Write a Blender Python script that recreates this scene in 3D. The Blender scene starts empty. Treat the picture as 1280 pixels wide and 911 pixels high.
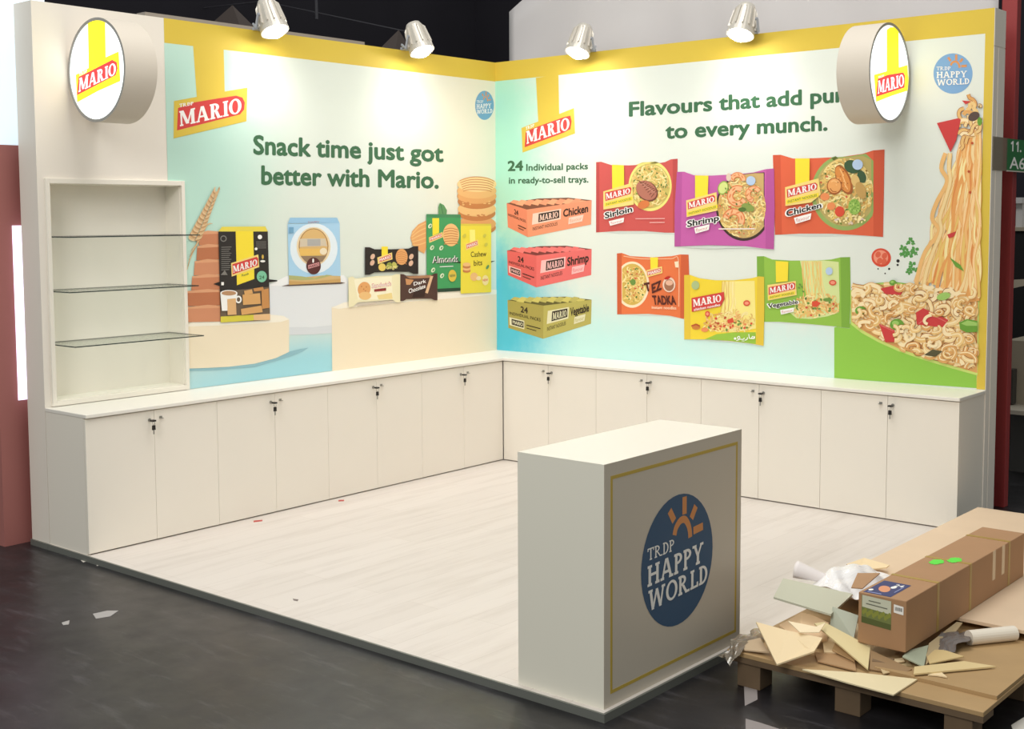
import bpy, math, random
from mathutils import Vector, Matrix, Euler
random.seed(7)
scene = bpy.context.scene
COL = scene.collection

# ------------------------------------------------------------------ camera
CAM = Vector((6.43968, -7.58401, 1.81377))
CAM_ROT = (1.49039, 0.00637, 0.71157)
FPX, CX, CY = 1587.777, -32.145, -56.828
cd = bpy.data.cameras.new('camera')
cam = bpy.data.objects.new('camera', cd)
COL.objects.link(cam)
cam.location = CAM
cam.rotation_euler = CAM_ROT
cd.sensor_width = 36.0
cd.lens = 36.0 * FPX / 1280.0
cd.shift_x = -CX / 1280.0
cd.shift_y = CY / 1280.0
cd.clip_end = 200
scene.camera = cam
CM = Euler(CAM_ROT).to_matrix()

# ------------------------------------------------------------------ light
scene.view_settings.view_transform = 'Standard'
scene.view_settings.look = 'None'
scene.view_settings.gamma = 1
scene.view_settings.use_curve_mapping = False
scene.view_settings.exposure = 0.18
WORLD_STRENGTH = 0.46
LAMP_W = 14
LAMP_COL = (1.0, 0.975, 0.945)
w = bpy.data.worlds.new('hall_air')
scene.world = w
w.use_nodes = True
w.node_tree.nodes['Background'].inputs[0].default_value = (0.82, 0.84, 0.80, 1)
w.node_tree.nodes['Background'].inputs[1].default_value = WORLD_STRENGTH


def area(name, loc, target, size, energy, color=(1, 1, 1), size_y=None):
    l = bpy.data.lights.new(name, 'AREA')
    l.energy = energy
    l.size = size
    l.color = color
    if size_y:
        l.shape = 'RECTANGLE'
        l.size_y = size_y
    o = bpy.data.objects.new(name, l)
    COL.objects.link(o)
    o.location = loc
    o.rotation_euler = (Vector(target) - Vector(loc)).to_track_quat('-Z', 'Y').to_euler()
    return o


area('booth_fill_overhead', (3.0, -3.0, 7.5), (2.2, -2.6, 0), 3.5, 225, (1, 0.98, 0.945))  # overhead fill added to brighten the cabinet fronts, no visible fixture
area('hall_side_light', (4.6, -10.0, 5.5), (0.8, -2.0, 1.4), 3.0, 255, (1.0, 0.99, 0.95))

# ------------------------------------------------------------------ helpers


def lin(c):
    c = c / 255.0
    return c / 12.92 if c <= 0.04045 else ((c + 0.055) / 1.055) ** 2.4


def L3(rgb):
    return (lin(rgb[0]), lin(rgb[1]), lin(rgb[2]), 1)


MATS = {}


def mat(name, rgb=(200, 200, 200), rough=0.5, metal=0.0, emit=0.0, trans=0.0, alpha=1.0, var=0.0, scale=20.0, bump=0.0, spec=None):
    if name in MATS:
        return MATS[name]
    m = bpy.data.materials.new(name)
    m.use_nodes = True
    nt = m.node_tree
    b = nt.nodes['Principled BSDF']
    c = L3(rgb)
    b.inputs['Base Color'].default_value = c
    b.inputs['Roughness'].default_value = rough
    b.inputs['Metallic'].default_value = metal
    if spec is not None:
        b.inputs['Specular IOR Level'].default_value = spec
    if emit:
        b.inputs['Emission Color'].default_value = c
        b.inputs['Emission Strength'].default_value = emit
    if trans:
        b.inputs['Transmission Weight'].default_value = trans
    b.inputs['Alpha'].default_value = alpha
    if var or bump:
        geo = nt.nodes.new('ShaderNodeNewGeometry')
        n = nt.nodes.new('ShaderNodeTexNoise')
        n.inputs['Scale'].default_value = scale
        n.inputs['Detail'].default_value = 5
        nt.links.new(geo.outputs['Position'], n.inputs['Vector'])
        if var:
            mx = nt.nodes.new('ShaderNodeMix')
            mx.data_type = 'RGBA'
            mx.inputs[6].default_value = tuple(max(0, x * (1 - var)) for x in c[:3]) + (1,)
            mx.inputs[7].default_value = tuple(min(1, x * (1 + var)) for x in c[:3]) + (1,)
            nt.links.new(n.outputs['Fac'], mx.inputs[0])
            nt.links.new(mx.outputs[2], b.inputs['Base Color'])
        if bump:
            bp = nt.nodes.new('ShaderNodeBump')
            bp.inputs['Strength'].default_value = bump
            bp.inputs['Distance'].default_value = 0.01
            nt.links.new(n.outputs['Fac'], bp.inputs['Height'])
            nt.links.new(bp.outputs['Normal'], b.inputs['Normal'])
    MATS[name] = m
    return m


def PX(px, py, axis, val):
    """point where the sight line through a photo pixel meets the plane axis = val"""
    d = CM @ Vector(((px - 640 - CX) / FPX, -(py - 455.5 - CY) / FPX, -1))
    t = (val - CAM[axis]) / d[axis]
    return CAM + d * t


OFF = {}


class MB:
    def __init__(self):
        self.v = []
        self.f = []
        self.fm = []
        self.mats = []
        self.k = 0
        self.smooth = False

    def mi(self, m):
        if m not in self.mats:
            self.mats.append(m)
        return self.mats.index(m)

    def add(self, vs, fs, m=None):
        o = len(self.v)
        self.v += [Vector(p) for p in vs]
        i = self.mi(m) if m else 0
        for f in fs:
            self.f.append([o + a for a in f])
            self.fm.append(i)
        return self

    def box(self, a, b, m=None):
        x0, y0, z0 = a
        x1, y1, z1 = b
        vs = [(x0, y0, z0), (x1, y0, z0), (x1, y1, z0), (x0, y1, z0), (x0, y0, z1), (x1, y0, z1), (x1, y1, z1), (x0, y1, z1)]
        return self.add(vs, [(0, 3, 2, 1), (4, 5, 6, 7), (0, 1, 5, 4), (1, 2, 6, 5), (2, 3, 7, 6), (3, 0, 4, 7)], m)

    def tube(self, pts, r, m=None, n=10, cap=True):
        pts = [Vector(p) for p in pts]
        rs = r if isinstance(r, (list, tuple)) else [r] * len(pts)
        rings = []
        prev = None
        for i, p in enumerate(pts):
            d = (pts[min(i + 1, len(pts) - 1)] - pts[max(i - 1, 0)]).normalized()
            if prev is None:
                u = d.orthogonal().normalized()
            else:
                u = (prev - d * prev.dot(d)).normalized()
            prev = u
            v = d.cross(u)
            rings.append([p + (u * math.cos(2 * math.pi * k / n) + v * math.sin(2 * math.pi * k / n)) * rs[i] for k in range(n)])
        vs = [q for rg in rings for q in rg]
        fs = []
        for i in range(len(pts) - 1):
            for k in range(n):
                fs.append((i * n + k, i * n + (k + 1) % n, (i + 1) * n + (k + 1) % n, (i + 1) * n + k))
        if cap:
            fs.append(tuple(reversed(range(n))))
            fs.append(tuple((len(pts) - 1) * n + k for k in range(n)))
        return self.add(vs, fs, m)

    def prism(self, top, thick, m=None, down=Vector((0, 0, -1))):
        n = len(top)
        vs = [Vector(p) for p in top] + [Vector(p) + down * thick for p in top]
        fs = [tuple(range(n)), tuple(reversed(range(n, 2 * n)))]
        for i in range(n):
            j = (i + 1) % n
            fs.append((i, i + n, j + n, j))
        return self.add(vs, fs, m)

    def build(self, name, m=None, parent=None, bevel=0, smooth=False, recalc=True):
        off = OFF.get(parent.name, Vector((0, 0, 0))) if parent else Vector((0, 0, 0))
        me = bpy.data.meshes.new(name)
        me.from_pydata([tuple(p - off) for p in self.v], [], self.f)
        ms = self.mats if self.mats else [m]
        for x in ms:
            me.materials.append(x)
        if self.mats:
            me.polygons.foreach_set('material_index', self.fm)
        if recalc:
            import bmesh
            b = bmesh.new()
            b.from_mesh(me)
            bmesh.ops.recalc_face_normals(b, faces=b.faces)
            b.to_mesh(me)
            b.free()
        if smooth:
            me.polygons.foreach_set('use_smooth', [True] * len(me.polygons))
        me.update()
        o = bpy.data.objects.new(name, me)
        COL.objects.link(o)
        if parent:
            o.parent = parent
        OFF[o.name] = off
        if bevel:
            bv = o.modifiers.new('bevel', 'BEVEL')
            bv.width = bevel
            bv.segments = 2
            bv.limit_method = 'ANGLE'
        return o


def tag(o, label, cat, group=None, kind=None):
    o['label'] = label
    o['category'] = cat
    if group:
        o['group'] = group
    if kind:
        o['kind'] = kind
    return o


def thing(name, loc, label, cat, group=None):
    o = bpy.data.objects.new(name, None)
    o.empty_display_size = 0.05
    COL.objects.link(o)
    o.location = loc
    OFF[o.name] = Vector(loc)
    return tag(o, label, cat, group)


def struct(o):
    o['kind'] = 'structure'
    return o


def single(o, loc):
    """re-base a one-mesh thing so that its origin sits at its own foot"""
    loc = Vector(loc)
    for v in o.data.vertices:
        v.co -= loc
    o.location = loc
    OFF[o.name] = loc
    return o


def copy_tree(src, delta, parent=None):
    c = src.copy()
    COL.objects.link(c)
    if parent is None:
        c.location = src.location + Vector(delta)
        OFF[c.name] = c.location.copy()
    else:
        c.parent = parent
    for ch in list(src.children):
        copy_tree(ch, delta, c)
    return c


# ------------------------------------------------------------------ flat print artwork
TXT = {}


def text_mesh(s, offset=0.0, spacing=1.0):
    key = (s, offset, spacing)
    if key in TXT:
        return TXT[key]
    cu = bpy.data.curves.new('lettering', 'FONT')
    cu.body = s
    cu.size = 1.0
    cu.offset = offset
    cu.space_character = spacing
    cu.resolution_u = 3
    o = bpy.data.objects.new('lettering', cu)
    COL.objects.link(o)
    dg = bpy.context.evaluated_depsgraph_get()
    dg.update()
    me = bpy.data.meshes.new_from_object(o.evaluated_get(dg))
    vs = [(v.co.x, v.co.y) for v in me.vertices]
    fs = [tuple(p.vertices) for p in me.polygons]
    bpy.data.objects.remove(o)
    bpy.data.curves.remove(cu)
    bpy.data.meshes.remove(me)
    TXT[key] = (vs, fs)
    return TXT[key]


def glyph(ch, s=0.2, t=0.1, b=0.09, e=0.08):
    """serif capital as a list of polygons, height 1; returns (polys, width)"""
    P = []

    def R(x0, y0, x1, y1):
        P.append([(x0, y0), (x1, y0), (x1, y1), (x0, y1)])

    def D(x0, y0, x1, y1, wd):
        P.append([(x0, y0), (x0 + wd, y0), (x1 + wd, y1), (x1, y1)])

    def ring(cx, cy, rx, ry, tx, ty, a0, a1, n=14):
        for i in range(n):
            a = math.radians(a0 + (a1 - a0) * i / n)
            c = math.radians(a0 + (a1 - a0) * (i + 1) / n)
            P.append([(cx + rx * math.cos(a), cy + ry * math.sin(a)), (cx + rx * math.cos(c), cy + ry * math.sin(c)),
                      (cx + (rx - tx) * math.cos(c), cy + (ry - ty) * math.sin(c)), (cx + (rx - tx) * math.cos(a), cy + (ry - ty) * math.sin(a))])
    if ch == 'I':
        R(e, 0, e + s, 1); R(0, 0, s + 2 * e, b); R(0, 1 - b, s + 2 * e, 1)
        return P, s + 2 * e
    if ch == 'L':
        R(e, 0, e + s, 1); R(0, 1 - b, s + 2 * e, 1); R(0, 0, .66, b); R(.66 - b, 0, .66, .28)
        return P, .66
    if ch == 'T':
        W = .76
        R(W / 2 - s / 2, 0, W / 2 + s / 2, 1); R(W / 2 - s / 2 - e, 0, W / 2 + s / 2 + e, b); R(0, 1 - b, W, 1)
        R(0, .74, b, 1); R(W - b, .74, W, 1)
        return P, W
    if ch == 'H':
        W = .9
        for x in (e, W - e - s):
            R(x, 0, x + s, 1); R(x - e, 0, x + s + e, b); R(x - e, 1 - b, x + s + e, 1)
        R(e, .46, W - e, .46 + t)
        return P, W
    if ch == 'M':
        W = 1.16
        R(e, 0, e + t, 1); R(0, 0, t + 2 * e, b); R(0, 1 - b, e + t, 1)
        R(W - e - s, 0, W - e, 1); R(W - 2 * e - s, 0, W, b); R(W - e - s, 1 - b, W, 1)
        D(W / 2 - s * .5, .08, e, 1, s); D(W / 2 - t * .5, .08, W - e - s, 1, t)
        return P, W
    if ch == 'A':
        W = .98
        D(e, 0, W / 2 - t, 1, t); D(W - e - s, 0, W / 2 - s * .55, 1, s)
        R(.24, .28, W - .3, .28 + t); R(0, 0, 2 * e + t, b); R(W - 2 * e - s, 0, W, b)
        return P, W
    if ch in 'RPD':
        R(e, 0, e + s, 1); R(0, 0, s + 2 * e, b); R(0, 1 - b, e + s, 1)
        if ch == 'D':
            ring(e + s, .5, .46, .5, s, b, -90, 90)
            R(e + s, 0, e + s + .01, b)
            return P, e + s + .48
        ring(e + s, .73, .37, .27, s * .95, b, -90, 90)
        if ch == 'P':
            return P, e + s + .40
        D(.88 - s - .1, 0, e + s + .02, .48, s); R(.88 - s - .12, 0, .92, b)
        return P, .92
    if ch == 'O':
        ring(.46, .5, .46, .51, s, b, 0, 360, 28)
        return P, .92
    if ch == 'Y':
        W = .9
        R(W / 2 - s / 2, 0, W / 2 + s / 2, .48); R(W / 2 - s / 2 - e, 0, W / 2 + s / 2 + e, b)
        D(W / 2 - s / 2, .42, e, 1, s); D(W / 2 - t / 2, .42, W - e - t, 1, t)
        R(0, 1 - b, s + 2 * e, 1); R(W - 2 * e - t, 1 - b, W, 1)
        return P, W
    if ch == 'W':
        W = 1.3
        D(.36 - s / 2, 0, e, 1, s); D(.36 - t / 2, 0, W / 2 - t / 2, .95, t)
        D(.94 - s / 2, 0, W / 2 - s / 2, .95, s); D(.94 - t / 2, 0, W - e - t, 1, t)
        R(0, 1 - b, s + 2 * e, 1); R(W - 2 * e - t, 1 - b, W, 1)
        return P, W
    return P, .4


class Art:
    """flat print on a plane; shapes are given in (zoomed) photo coordinates, later shapes lie a hair above"""

    def __init__(self, axis, val, sign, step=0.0002):
        self.mb = MB()
        self.axis, self.val, self.sign, self.step = axis, val, sign, step
        self.T = (0, 0, 1)
        self.n = 0

    def crop(self, ox, oy, s):
        self.T = (ox, oy, s)
        return self

    def up(self):
        self.n += 1

    def P(self, q):
        ox, oy, s = self.T
        return PX(ox + q[0] / s, oy + q[1] / s, self.axis, self.val + self.sign * self.n * self.step)

    def poly(self, pts, m, up=True):
        if up:
            self.up()
        else:
            self.n += 0.06
        self.mb.add([self.P(q) for q in pts], [tuple(range(len(pts)))], m)

    def ell(self, cx, cy, rx, ry, m, rot=0, n=28, a0=0, a1=360, up=True):
        r = math.radians(rot)
        pts = []
        full = abs(a1 - a0) >= 360
        for i in range(n if full else n + 1):
            a = math.radians(a0 + (a1 - a0) * i / n)
            x, y = rx * math.cos(a), ry * math.sin(a)
            pts.append((cx + x * math.cos(r) - y * math.sin(r), cy + x * math.sin(r) + y * math.cos(r)))
        self.poly(pts, m, up)

    def stroke(self, pts, wd, m, up=True, smooth=True, taper=False):
        if up:
            self.up()
        else:
            self.n += 0.06
        if smooth and len(pts) > 2:
            out = []
            for i in range(len(pts) - 1):
                p0, p1, p2, p3 = pts[max(i - 1, 0)], pts[i], pts[i + 1], pts[min(i + 2, len(pts) - 1)]
                for k in range(5):
                    t = k / 5
                    out.append(tuple(0.5 * ((2 * p1[j]) + (-p0[j] + p2[j]) * t + (2 * p0[j] - 5 * p1[j] + 4 * p2[j] - p3[j]) * t * t + (-p0[j] + 3 * p1[j] - 3 * p2[j] + p3[j]) * t ** 3) for j in (0, 1)))
            out.append(pts[-1])
            pts = out
        n = len(pts)
        Lp, Rp = [], []
        for i in range(n):
            a, b = pts[max(i - 1, 0)], pts[min(i + 1, n - 1)]
            dx, dy = b[0] - a[0], b[1] - a[1]
            d = math.hypot(dx, dy) or 1
            h = wd / 2
            if taper:
                h *= max(0.12, 1 - abs(2 * i / (n - 1) - 1) ** 2)
            Lp.append((pts[i][0] - dy / d * h, pts[i][1] + dx / d * h))
            Rp.append((pts[i][0] + dy / d * h, pts[i][1] - dx / d * h))
        vs = [self.P(q) for q in Lp] + [self.P(q) for q in Rp]
        self.mb.add(vs, [(i, i + 1, n + i + 1, n + i) for i in range(n - 1)], m)

    def quad(self, bl, br, tr, tl, u, v):
        return tuple((bl[j] * (1 - u) + br[j] * u) * (1 - v) + (tl[j] * (1 - u) + tr[j] * u) * v for j in (0, 1))

    def text(self, s, bl, br, tr, tl, m, bold=0.0, ref=None, spacing=1.0, up=True):
        """baseline bl..br, cap height tl..tr; ref = the piece of s that spans bl..br"""
        if up:
            self.up()
        vs, fs = text_mesh(s, 0.0, spacing)
        rv, _ = text_mesh(ref or s, 0.0, spacing)
        hv, _ = text_mesh('H', 0.0, spacing)
        bold = max(bold, 0.0)
        x0 = min(p[0] for p in rv) - bold
        x1 = max(p[0] for p in rv) + bold
        y0 = min(p[1] for p in hv) - bold
        y1 = max(p[1] for p in hv) + bold
        sh = [(0.0, 0.0)]
        if bold:
            k = 8 if bold < 0.05 else 14
            sh += [(bold * math.cos(2 * math.pi * i / k), bold * math.sin(2 * math.pi * i / k)) for i in range(k)]
        for dx, dy in sh:
            self.n += 0.03
            out = [self.P(self.quad(bl, br, tr, tl, (p[0] + dx - x0) / (x1 - x0), (p[1] + dy - y0) / (y1 - y0))) for p in vs]
            self.mb.add(out, fs, m)

    def words(self, name, parent, s, bl, br, tr, tl, m, bold=0.0, ref=None, label=None):
        vs, fs = text_mesh(s)
        iv = sorted((min(vs[i][0] for i in f), max(vs[i][0] for i in f)) for f in fs)
        runs = []
        for a0, a1 in iv:
            if runs and a0 - runs[-1][1] < 0.16:
                runs[-1][1] = max(runs[-1][1], a1)
            else:
                runs.append([a0, a1])
        full = (vs, fs)
        for a0, a1 in runs:
            sub = [f for f in fs if a0 - 1e-4 <= min(vs[i][0] for i in f) <= a1]
            used = sorted({i for f in sub for i in f})
            ix = {v: k for k, v in enumerate(used)}
            if not ref:
                TXT[('_ref_', 0.0, 1.0)] = full
            TXT[('_word_', 0.0, 1.0)] = ([vs[i] for i in used], [tuple(ix[i] for i in f) for f in sub])
            one = Art(self.axis, self.val, self.sign, self.step)
            one.T = self.T
            one.text('_word_', bl, br, tr, tl, m, bold, ref or '_ref_')
            one.build(name, parent, label)

    def serif(self, word, bl, br, tr, tl, m, gap=0.07, grow=None, **kw):
        self.up()
        x = 0
        items = []
        for ch in word:
            ps, wd = glyph(ch, **kw)
            items.append((x, ps))
            x += wd + gap
        tot = x - gap
        for x, ps in items:
            for p in ps:
                self.n += 0.02
                pts = [self.quad(bl, br, tr, tl, (x + q[0]) / tot, q[1]) for q in p]
                self.mb.add([self.P(q) for q in pts], [tuple(range(len(pts)))], m)

    def noodles(self, cx, cy, rx, ry, n, ln, wd, mats, inside=None):
        k = 0
        while k < n:
            a = random.uniform(0, 2 * math.pi)
            r = math.sqrt(random.random())
            x, y = cx + rx * r * math.cos(a), cy + ry * r * math.sin(a)
            if inside and not inside(x, y):
                continue
            k += 1
            d = random.uniform(0, 2 * math.pi)
            pts = [(x, y)]
            for _ in range(4):
                d += random.uniform(-1.1, 1.1)
                x += ln / 4 * math.cos(d)
                y += ln / 4 * math.sin(d)
                ex, ey = (x - cx) / rx, (y - cy) / ry
                q = math.hypot(ex, ey)
                if q > 1.0 and not inside:
                    x, y = cx + rx * ex / q, cy + ry * ey / q
                if inside and not inside(x, y):
                    x, y = pts[-1]
                    break
                pts.append((x, y))
            if len(pts) > 2:
                self.stroke(pts, wd, random.choice(mats), up=False)

    def build(self, name, parent, label=None):
        o = self.mb.build(name, None, parent, recalc=False)
        if label:
            o['label'] = label
        return o


def ink(name, rgb, emit=0):
    g = 0.3 * rgb[0] + 0.59 * rgb[1] + 0.11 * rgb[2]
    if not emit:
        rgb = tuple(0.90 * x + 0.10 * g for x in rgb)  # greys unlit inks a little, painting bright haze into their colour
    return mat('ink_' + name, rgb, 0.55, emit=emit, spec=0.3)


YEL = ink('yellow', (222, 190, 60))
RED = ink('red', (222, 62, 60))
PYEL = ink('pack_yellow_drop', (250, 222, 44))
WHT = ink('white', (246, 244, 240))
GRN = ink('green', (58, 108, 72))
BLK = ink('black', (34, 30, 30))

# ------------------------------------------------------------------ the setting
LW = 3.887     # left wall runs y = -LW .. 0 at x = 0
RW = 3.796     # right wall runs x = 0 .. RW at y = 0
HW = 3.0
TH = 0.184
GZ = -0.033    # concrete floor


def concrete():
    m = bpy.data.materials.new('concrete')
    m.use_nodes = True
    nt = m.node_tree
    b = nt.nodes['Principled BSDF']
    geo = nt.nodes.new('ShaderNodeNewGeometry')
    n1 = nt.nodes.new('ShaderNodeTexNoise'); n1.inputs['Scale'].default_value = 1.6; n1.inputs['Detail'].default_value = 8; n1.inputs['Roughness'].default_value = 0.68
    n2 = nt.nodes.new('ShaderNodeTexNoise'); n2.inputs['Scale'].default_value = 7; n2.inputs['Detail'].default_value = 6
    mp = nt.nodes.new('ShaderNodeMapping'); mp.inputs['Scale'].default_value = (1.0, 5.0, 1); mp.inputs['Rotation'].default_value = (0, 0, 0.5)
    n3 = nt.nodes.new('ShaderNodeTexNoise'); n3.inputs['Scale'].default_value = 3.0; n3.inputs['Detail'].default_value = 9; n3.inputs['Roughness'].default_value = 0.75
    for n in (n1, n2):
        nt.links.new(geo.outputs['Position'], n.inputs['Vector'])
    nt.links.new(geo.outputs['Position'], mp.inputs['Vector'])
    nt.links.new(mp.outputs['Vector'], n3.inputs['Vector'])
    r1 = nt.nodes.new('ShaderNodeValToRGB')
    r1.color_ramp.elements[0].position = 0.33; r1.color_ramp.elements[0].color = L3((17, 16, 19))
    r1.color_ramp.elements[1].position = 0.70; r1.color_ramp.elements[1].color = L3((46, 44, 47))
    r3 = nt.nodes.new('ShaderNodeValToRGB')
    r3.color_ramp.elements[0].position = 0.55; r3.color_ramp.elements[0].color = (0, 0, 0, 1)
    r3.color_ramp.elements[1].position = 0.80; r3.color_ramp.elements[1].color = (0.55, 0.55, 0.55, 1)
    nt.links.new(n1.outputs['Fac'], r1.inputs[0])
    nt.links.new(n3.outputs['Fac'], r3.inputs[0])
    mx = nt.nodes.new('ShaderNodeMix'); mx.data_type = 'RGBA'
    nt.links.new(r3.outputs[0], mx.inputs[0])
    nt.links.new(r1.outputs[0], mx.inputs[6])
    mx.inputs[7].default_value = L3((108, 105, 110))
    nt.links.new(mx.outputs[2], b.inputs['Base Color'])
    mr = nt.nodes.new('ShaderNodeMapRange')
    mr.inputs[3].default_value = 0.22; mr.inputs[4].default_value = 0.5
    nt.links.new(n2.outputs['Fac'], mr.inputs[0])
    nt.links.new(mr.outputs[0], b.inputs['Roughness'])
    bp = nt.nodes.new('ShaderNodeBump'); bp.inputs['Strength'].default_value = 0.05; bp.inputs['Distance'].default_value = 0.01
    nt.links.new(n2.outputs['Fac'], bp.inputs['Height'])
    nt.links.new(bp.outputs['Normal'], b.inputs['Normal'])
    return m


def laminate():
    m = bpy.data.materials.new('laminate_planks')
    m.use_nodes = True
    nt = m.node_tree
    b = nt.nodes['Principled BSDF']
    geo = nt.nodes.new('ShaderNodeNewGeometry')
    mp = nt.nodes.new('ShaderNodeMapping'); mp.inputs['Scale'].default_value = (9.0, 0.9, 1)
    n = nt.nodes.new('ShaderNodeTexNoise'); n.inputs['Scale'].default_value = 1.3; n.inputs['Detail'].default_value = 7; n.inputs['Roughness'].default_value = 0.6
    nt.links.new(geo.outputs['Position'], mp.inputs['Vector'])
    nt.links.new(mp.outputs['Vector'], n.inputs['Vector'])
    r = nt.nodes.new('ShaderNodeValToRGB')
    r.color_ramp.elements[0].position = 0.30; r.color_ramp.elements[0].color = L3((209, 200, 192))
    r.color_ramp.elements[1].position = 0.52; r.color_ramp.elements[1].color = L3((221, 213, 206))
    nt.links.new(n.outputs['Fac'], r.inputs[0])
    br = nt.nodes.new('ShaderNodeTexBrick')
    br.offset = 0.37
    br.inputs['Scale'].default_value = 1.0
    br.inputs['Brick Width'].default_value = 1.28
    br.inputs['Row Height'].default_value = 0.192
    br.inputs['Mortar Size'].default_value = 0.0012
    br.inputs['Color1'].default_value = (1, 1, 1, 1)
    br.inputs['Color2'].default_value = (0.95, 0.945, 0.94, 1)
    br.inputs['Mortar'].default_value = (0.80, 0.78, 0.76, 1)
    m2 = nt.nodes.new('ShaderNodeMapping'); m2.inputs['Rotation'].default_value = (0, 0, math.pi / 2)
    nt.links.new(geo.outputs['Position'], m2.inputs['Vector'])
    nt.links.new(m2.outputs['Vector'], br.inputs['Vector'])
    mx = nt.nodes.new('ShaderNodeMix'); mx.data_type = 'RGBA'; mx.blend_type = 'MULTIPLY'; mx.inputs[0].default_value = 1
    nt.links.new(r.outputs[0], mx.inputs[6])
    nt.links.new(br.outputs['Color'], mx.inputs[7])
    nt.links.new(mx.outputs[2], b.inputs['Base Color'])
    b.inputs['Roughness'].default_value = 0.45
    return m


def blend_print(name, base, blobs, noise=0.35, nscale=3.0):
    """printed backdrop: soft coloured clouds in the ink itself (blob = axis, u, z, ru, rz, rgb, amount)"""
    m = bpy.data.materials.new(name)
    m.use_nodes = True
    nt = m.node_tree
    b = nt.nodes['Principled BSDF']
    b.inputs['Roughness'].default_value = 0.55
    b.inputs['Specular IOR Level'].default_value = 0.3
    geo = nt.nodes.new('ShaderNodeNewGeometry')
    nz = nt.nodes.new('ShaderNodeTexNoise')
    nz.inputs['Scale'].default_value = nscale
    nz.inputs['Detail'].default_value = 9
    nz.inputs['Roughness'].default_value = 0.7
    nt.links.new(geo.outputs['Position'], nz.inputs['Vector'])
    sub = nt.nodes.new('ShaderNodeMath'); sub.operation = 'MULTIPLY_ADD'
    nt.links.new(nz.outputs['Fac'], sub.inputs[0])
    sub.inputs[1].default_value = noise * 2
    sub.inputs[2].default_value = -noise
    cur = None
    for (ax, u, z, ru, rz, rgb, amt) in blobs:
        mp = nt.nodes.new('ShaderNodeMapping')
        mp.vector_type = 'POINT'
        s = [0, 0, 1 / rz]
        lo = [0, 0, -z / rz]
        s[ax] = 1 / ru
        lo[ax] = -u / ru
        mp.inputs['Scale'].default_value = s
        mp.inputs['Location'].default_value = lo
        nt.links.new(geo.outputs['Position'], mp.inputs['Vector'])
        ln = nt.nodes.new('ShaderNodeVectorMath'); ln.operation = 'LENGTH'
        nt.links.new(mp.outputs['Vector'], ln.inputs[0])
        ad = nt.nodes.new('ShaderNodeMath'); ad.operation = 'ADD'
        nt.links.new(ln.outputs['Value'], ad.inputs[0])
        nt.links.new(sub.outputs[0], ad.inputs[1])
        mr = nt.nodes.new('ShaderNodeMapRange'); mr.interpolation_type = 'SMOOTHSTEP'
        mr.inputs[1].default_value = 0.25
        mr.inputs[2].default_value = 1.0
        mr.inputs[3].default_value = amt
        mr.inputs[4].default_value = 0.0
        nt.links.new(ad.outputs[0], mr.inputs[0])
        mx = nt.nodes.new('ShaderNodeMix'); mx.data_type = 'RGBA'
        nt.links.new(mr.outputs[0], mx.inputs[0])
        if cur is None:
            mx.inputs[6].default_value = L3(base)
        else:
            nt.links.new(cur, mx.inputs[6])
        mx.inputs[7].default_value = L3(rgb)
        cur = mx.outputs[2]
    nt.links.new(cur, b.inputs['Base Color'])
    return m


PANEL = mat('white_panel', (236, 228, 217), 0.5, var=0.02, scale=1.5)
LAM = mat('cabinet_laminate', (238, 231, 219), 0.42, var=0.012, scale=3)
TOPM = mat('worktop_laminate', (238, 233, 224), 0.35)
DESKM = mat('desk_laminate', (230, 226, 212), 0.45)
DARK = mat('dark_gap', (60, 54, 46), 0.8)
CONC = concrete()

fl = MB().box((-16, -14, GZ - 0.1), (16, 18, GZ)).build('floor', CONC)
struct(fl)
NIGHT = mat('hall_drape', (48, 45, 54), 0.9, var=0.3, scale=0.6)
struct(MB().box((-16, 17.6, GZ), (16, 17.8, 9)).build('wall_back', NIGHT))
struct(MB().box((-15.8, -6, GZ), (-15.6, 17.6, 9)).build('wall_side', NIGHT))

# booth walls; the left one has a recess for the display niche
NY0, NY1, NZ0, NZ1 = -3.822, -2.951, 0.80, 2.012
wl = MB()
wl.box((-TH, -LW, GZ), (0, NY0, HW))
wl.box((-TH, NY1, GZ), (0, TH, HW))
wl.box((-TH, NY0, GZ), (0, NY1, NZ0))
wl.box((-TH, NY0, NZ1), (0, NY1, HW))
wl.box((-TH, NY0, NZ0), (-0.15, NY1, NZ1))
struct(wl.build('wall_left', PANEL))
wr = MB().box((0.0, 0, GZ), (RW, TH, HW))
wr.box((RW, 0.0, GZ), (RW + 0.003, 0.055, HW - 0.22)).box((RW, 0.075, GZ), (RW + 0.003, TH, HW - 0.22))
wr.box((RW, 0.0, HW - 0.215), (RW + 0.003, TH, HW))
struct(wr.build('wall_right', PANEL))

# raised booth floor
pf = thing('booth_platform', (1.9, -1.9, GZ), 'low raised booth floor of pale whitewashed laminate with a metal edge', 'platform')
MB().box((0.001, -LW - 0.002, GZ), (RW + 0.01, -0.001, 0)).build('deck', laminate(), pf)
ALU = mat('edge_aluminium', (128, 130, 124), 0.4, 0.4)
ed = MB().box((0.001, -LW - 0.012, GZ), (RW + 0.02, -LW - 0.002, -0.0005)).box((RW + 0.01, -LW - 0.002, GZ), (RW + 0.02, 0, -0.0005))
ed.build('edge_trim', ALU, pf)['label'] = 'grey metal edging strip'

struct(MB().box((-TH, -LW - 0.012, GZ), (-0.001, -LW - 0.001, -0.0005)).build('trim_1', ALU))

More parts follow.
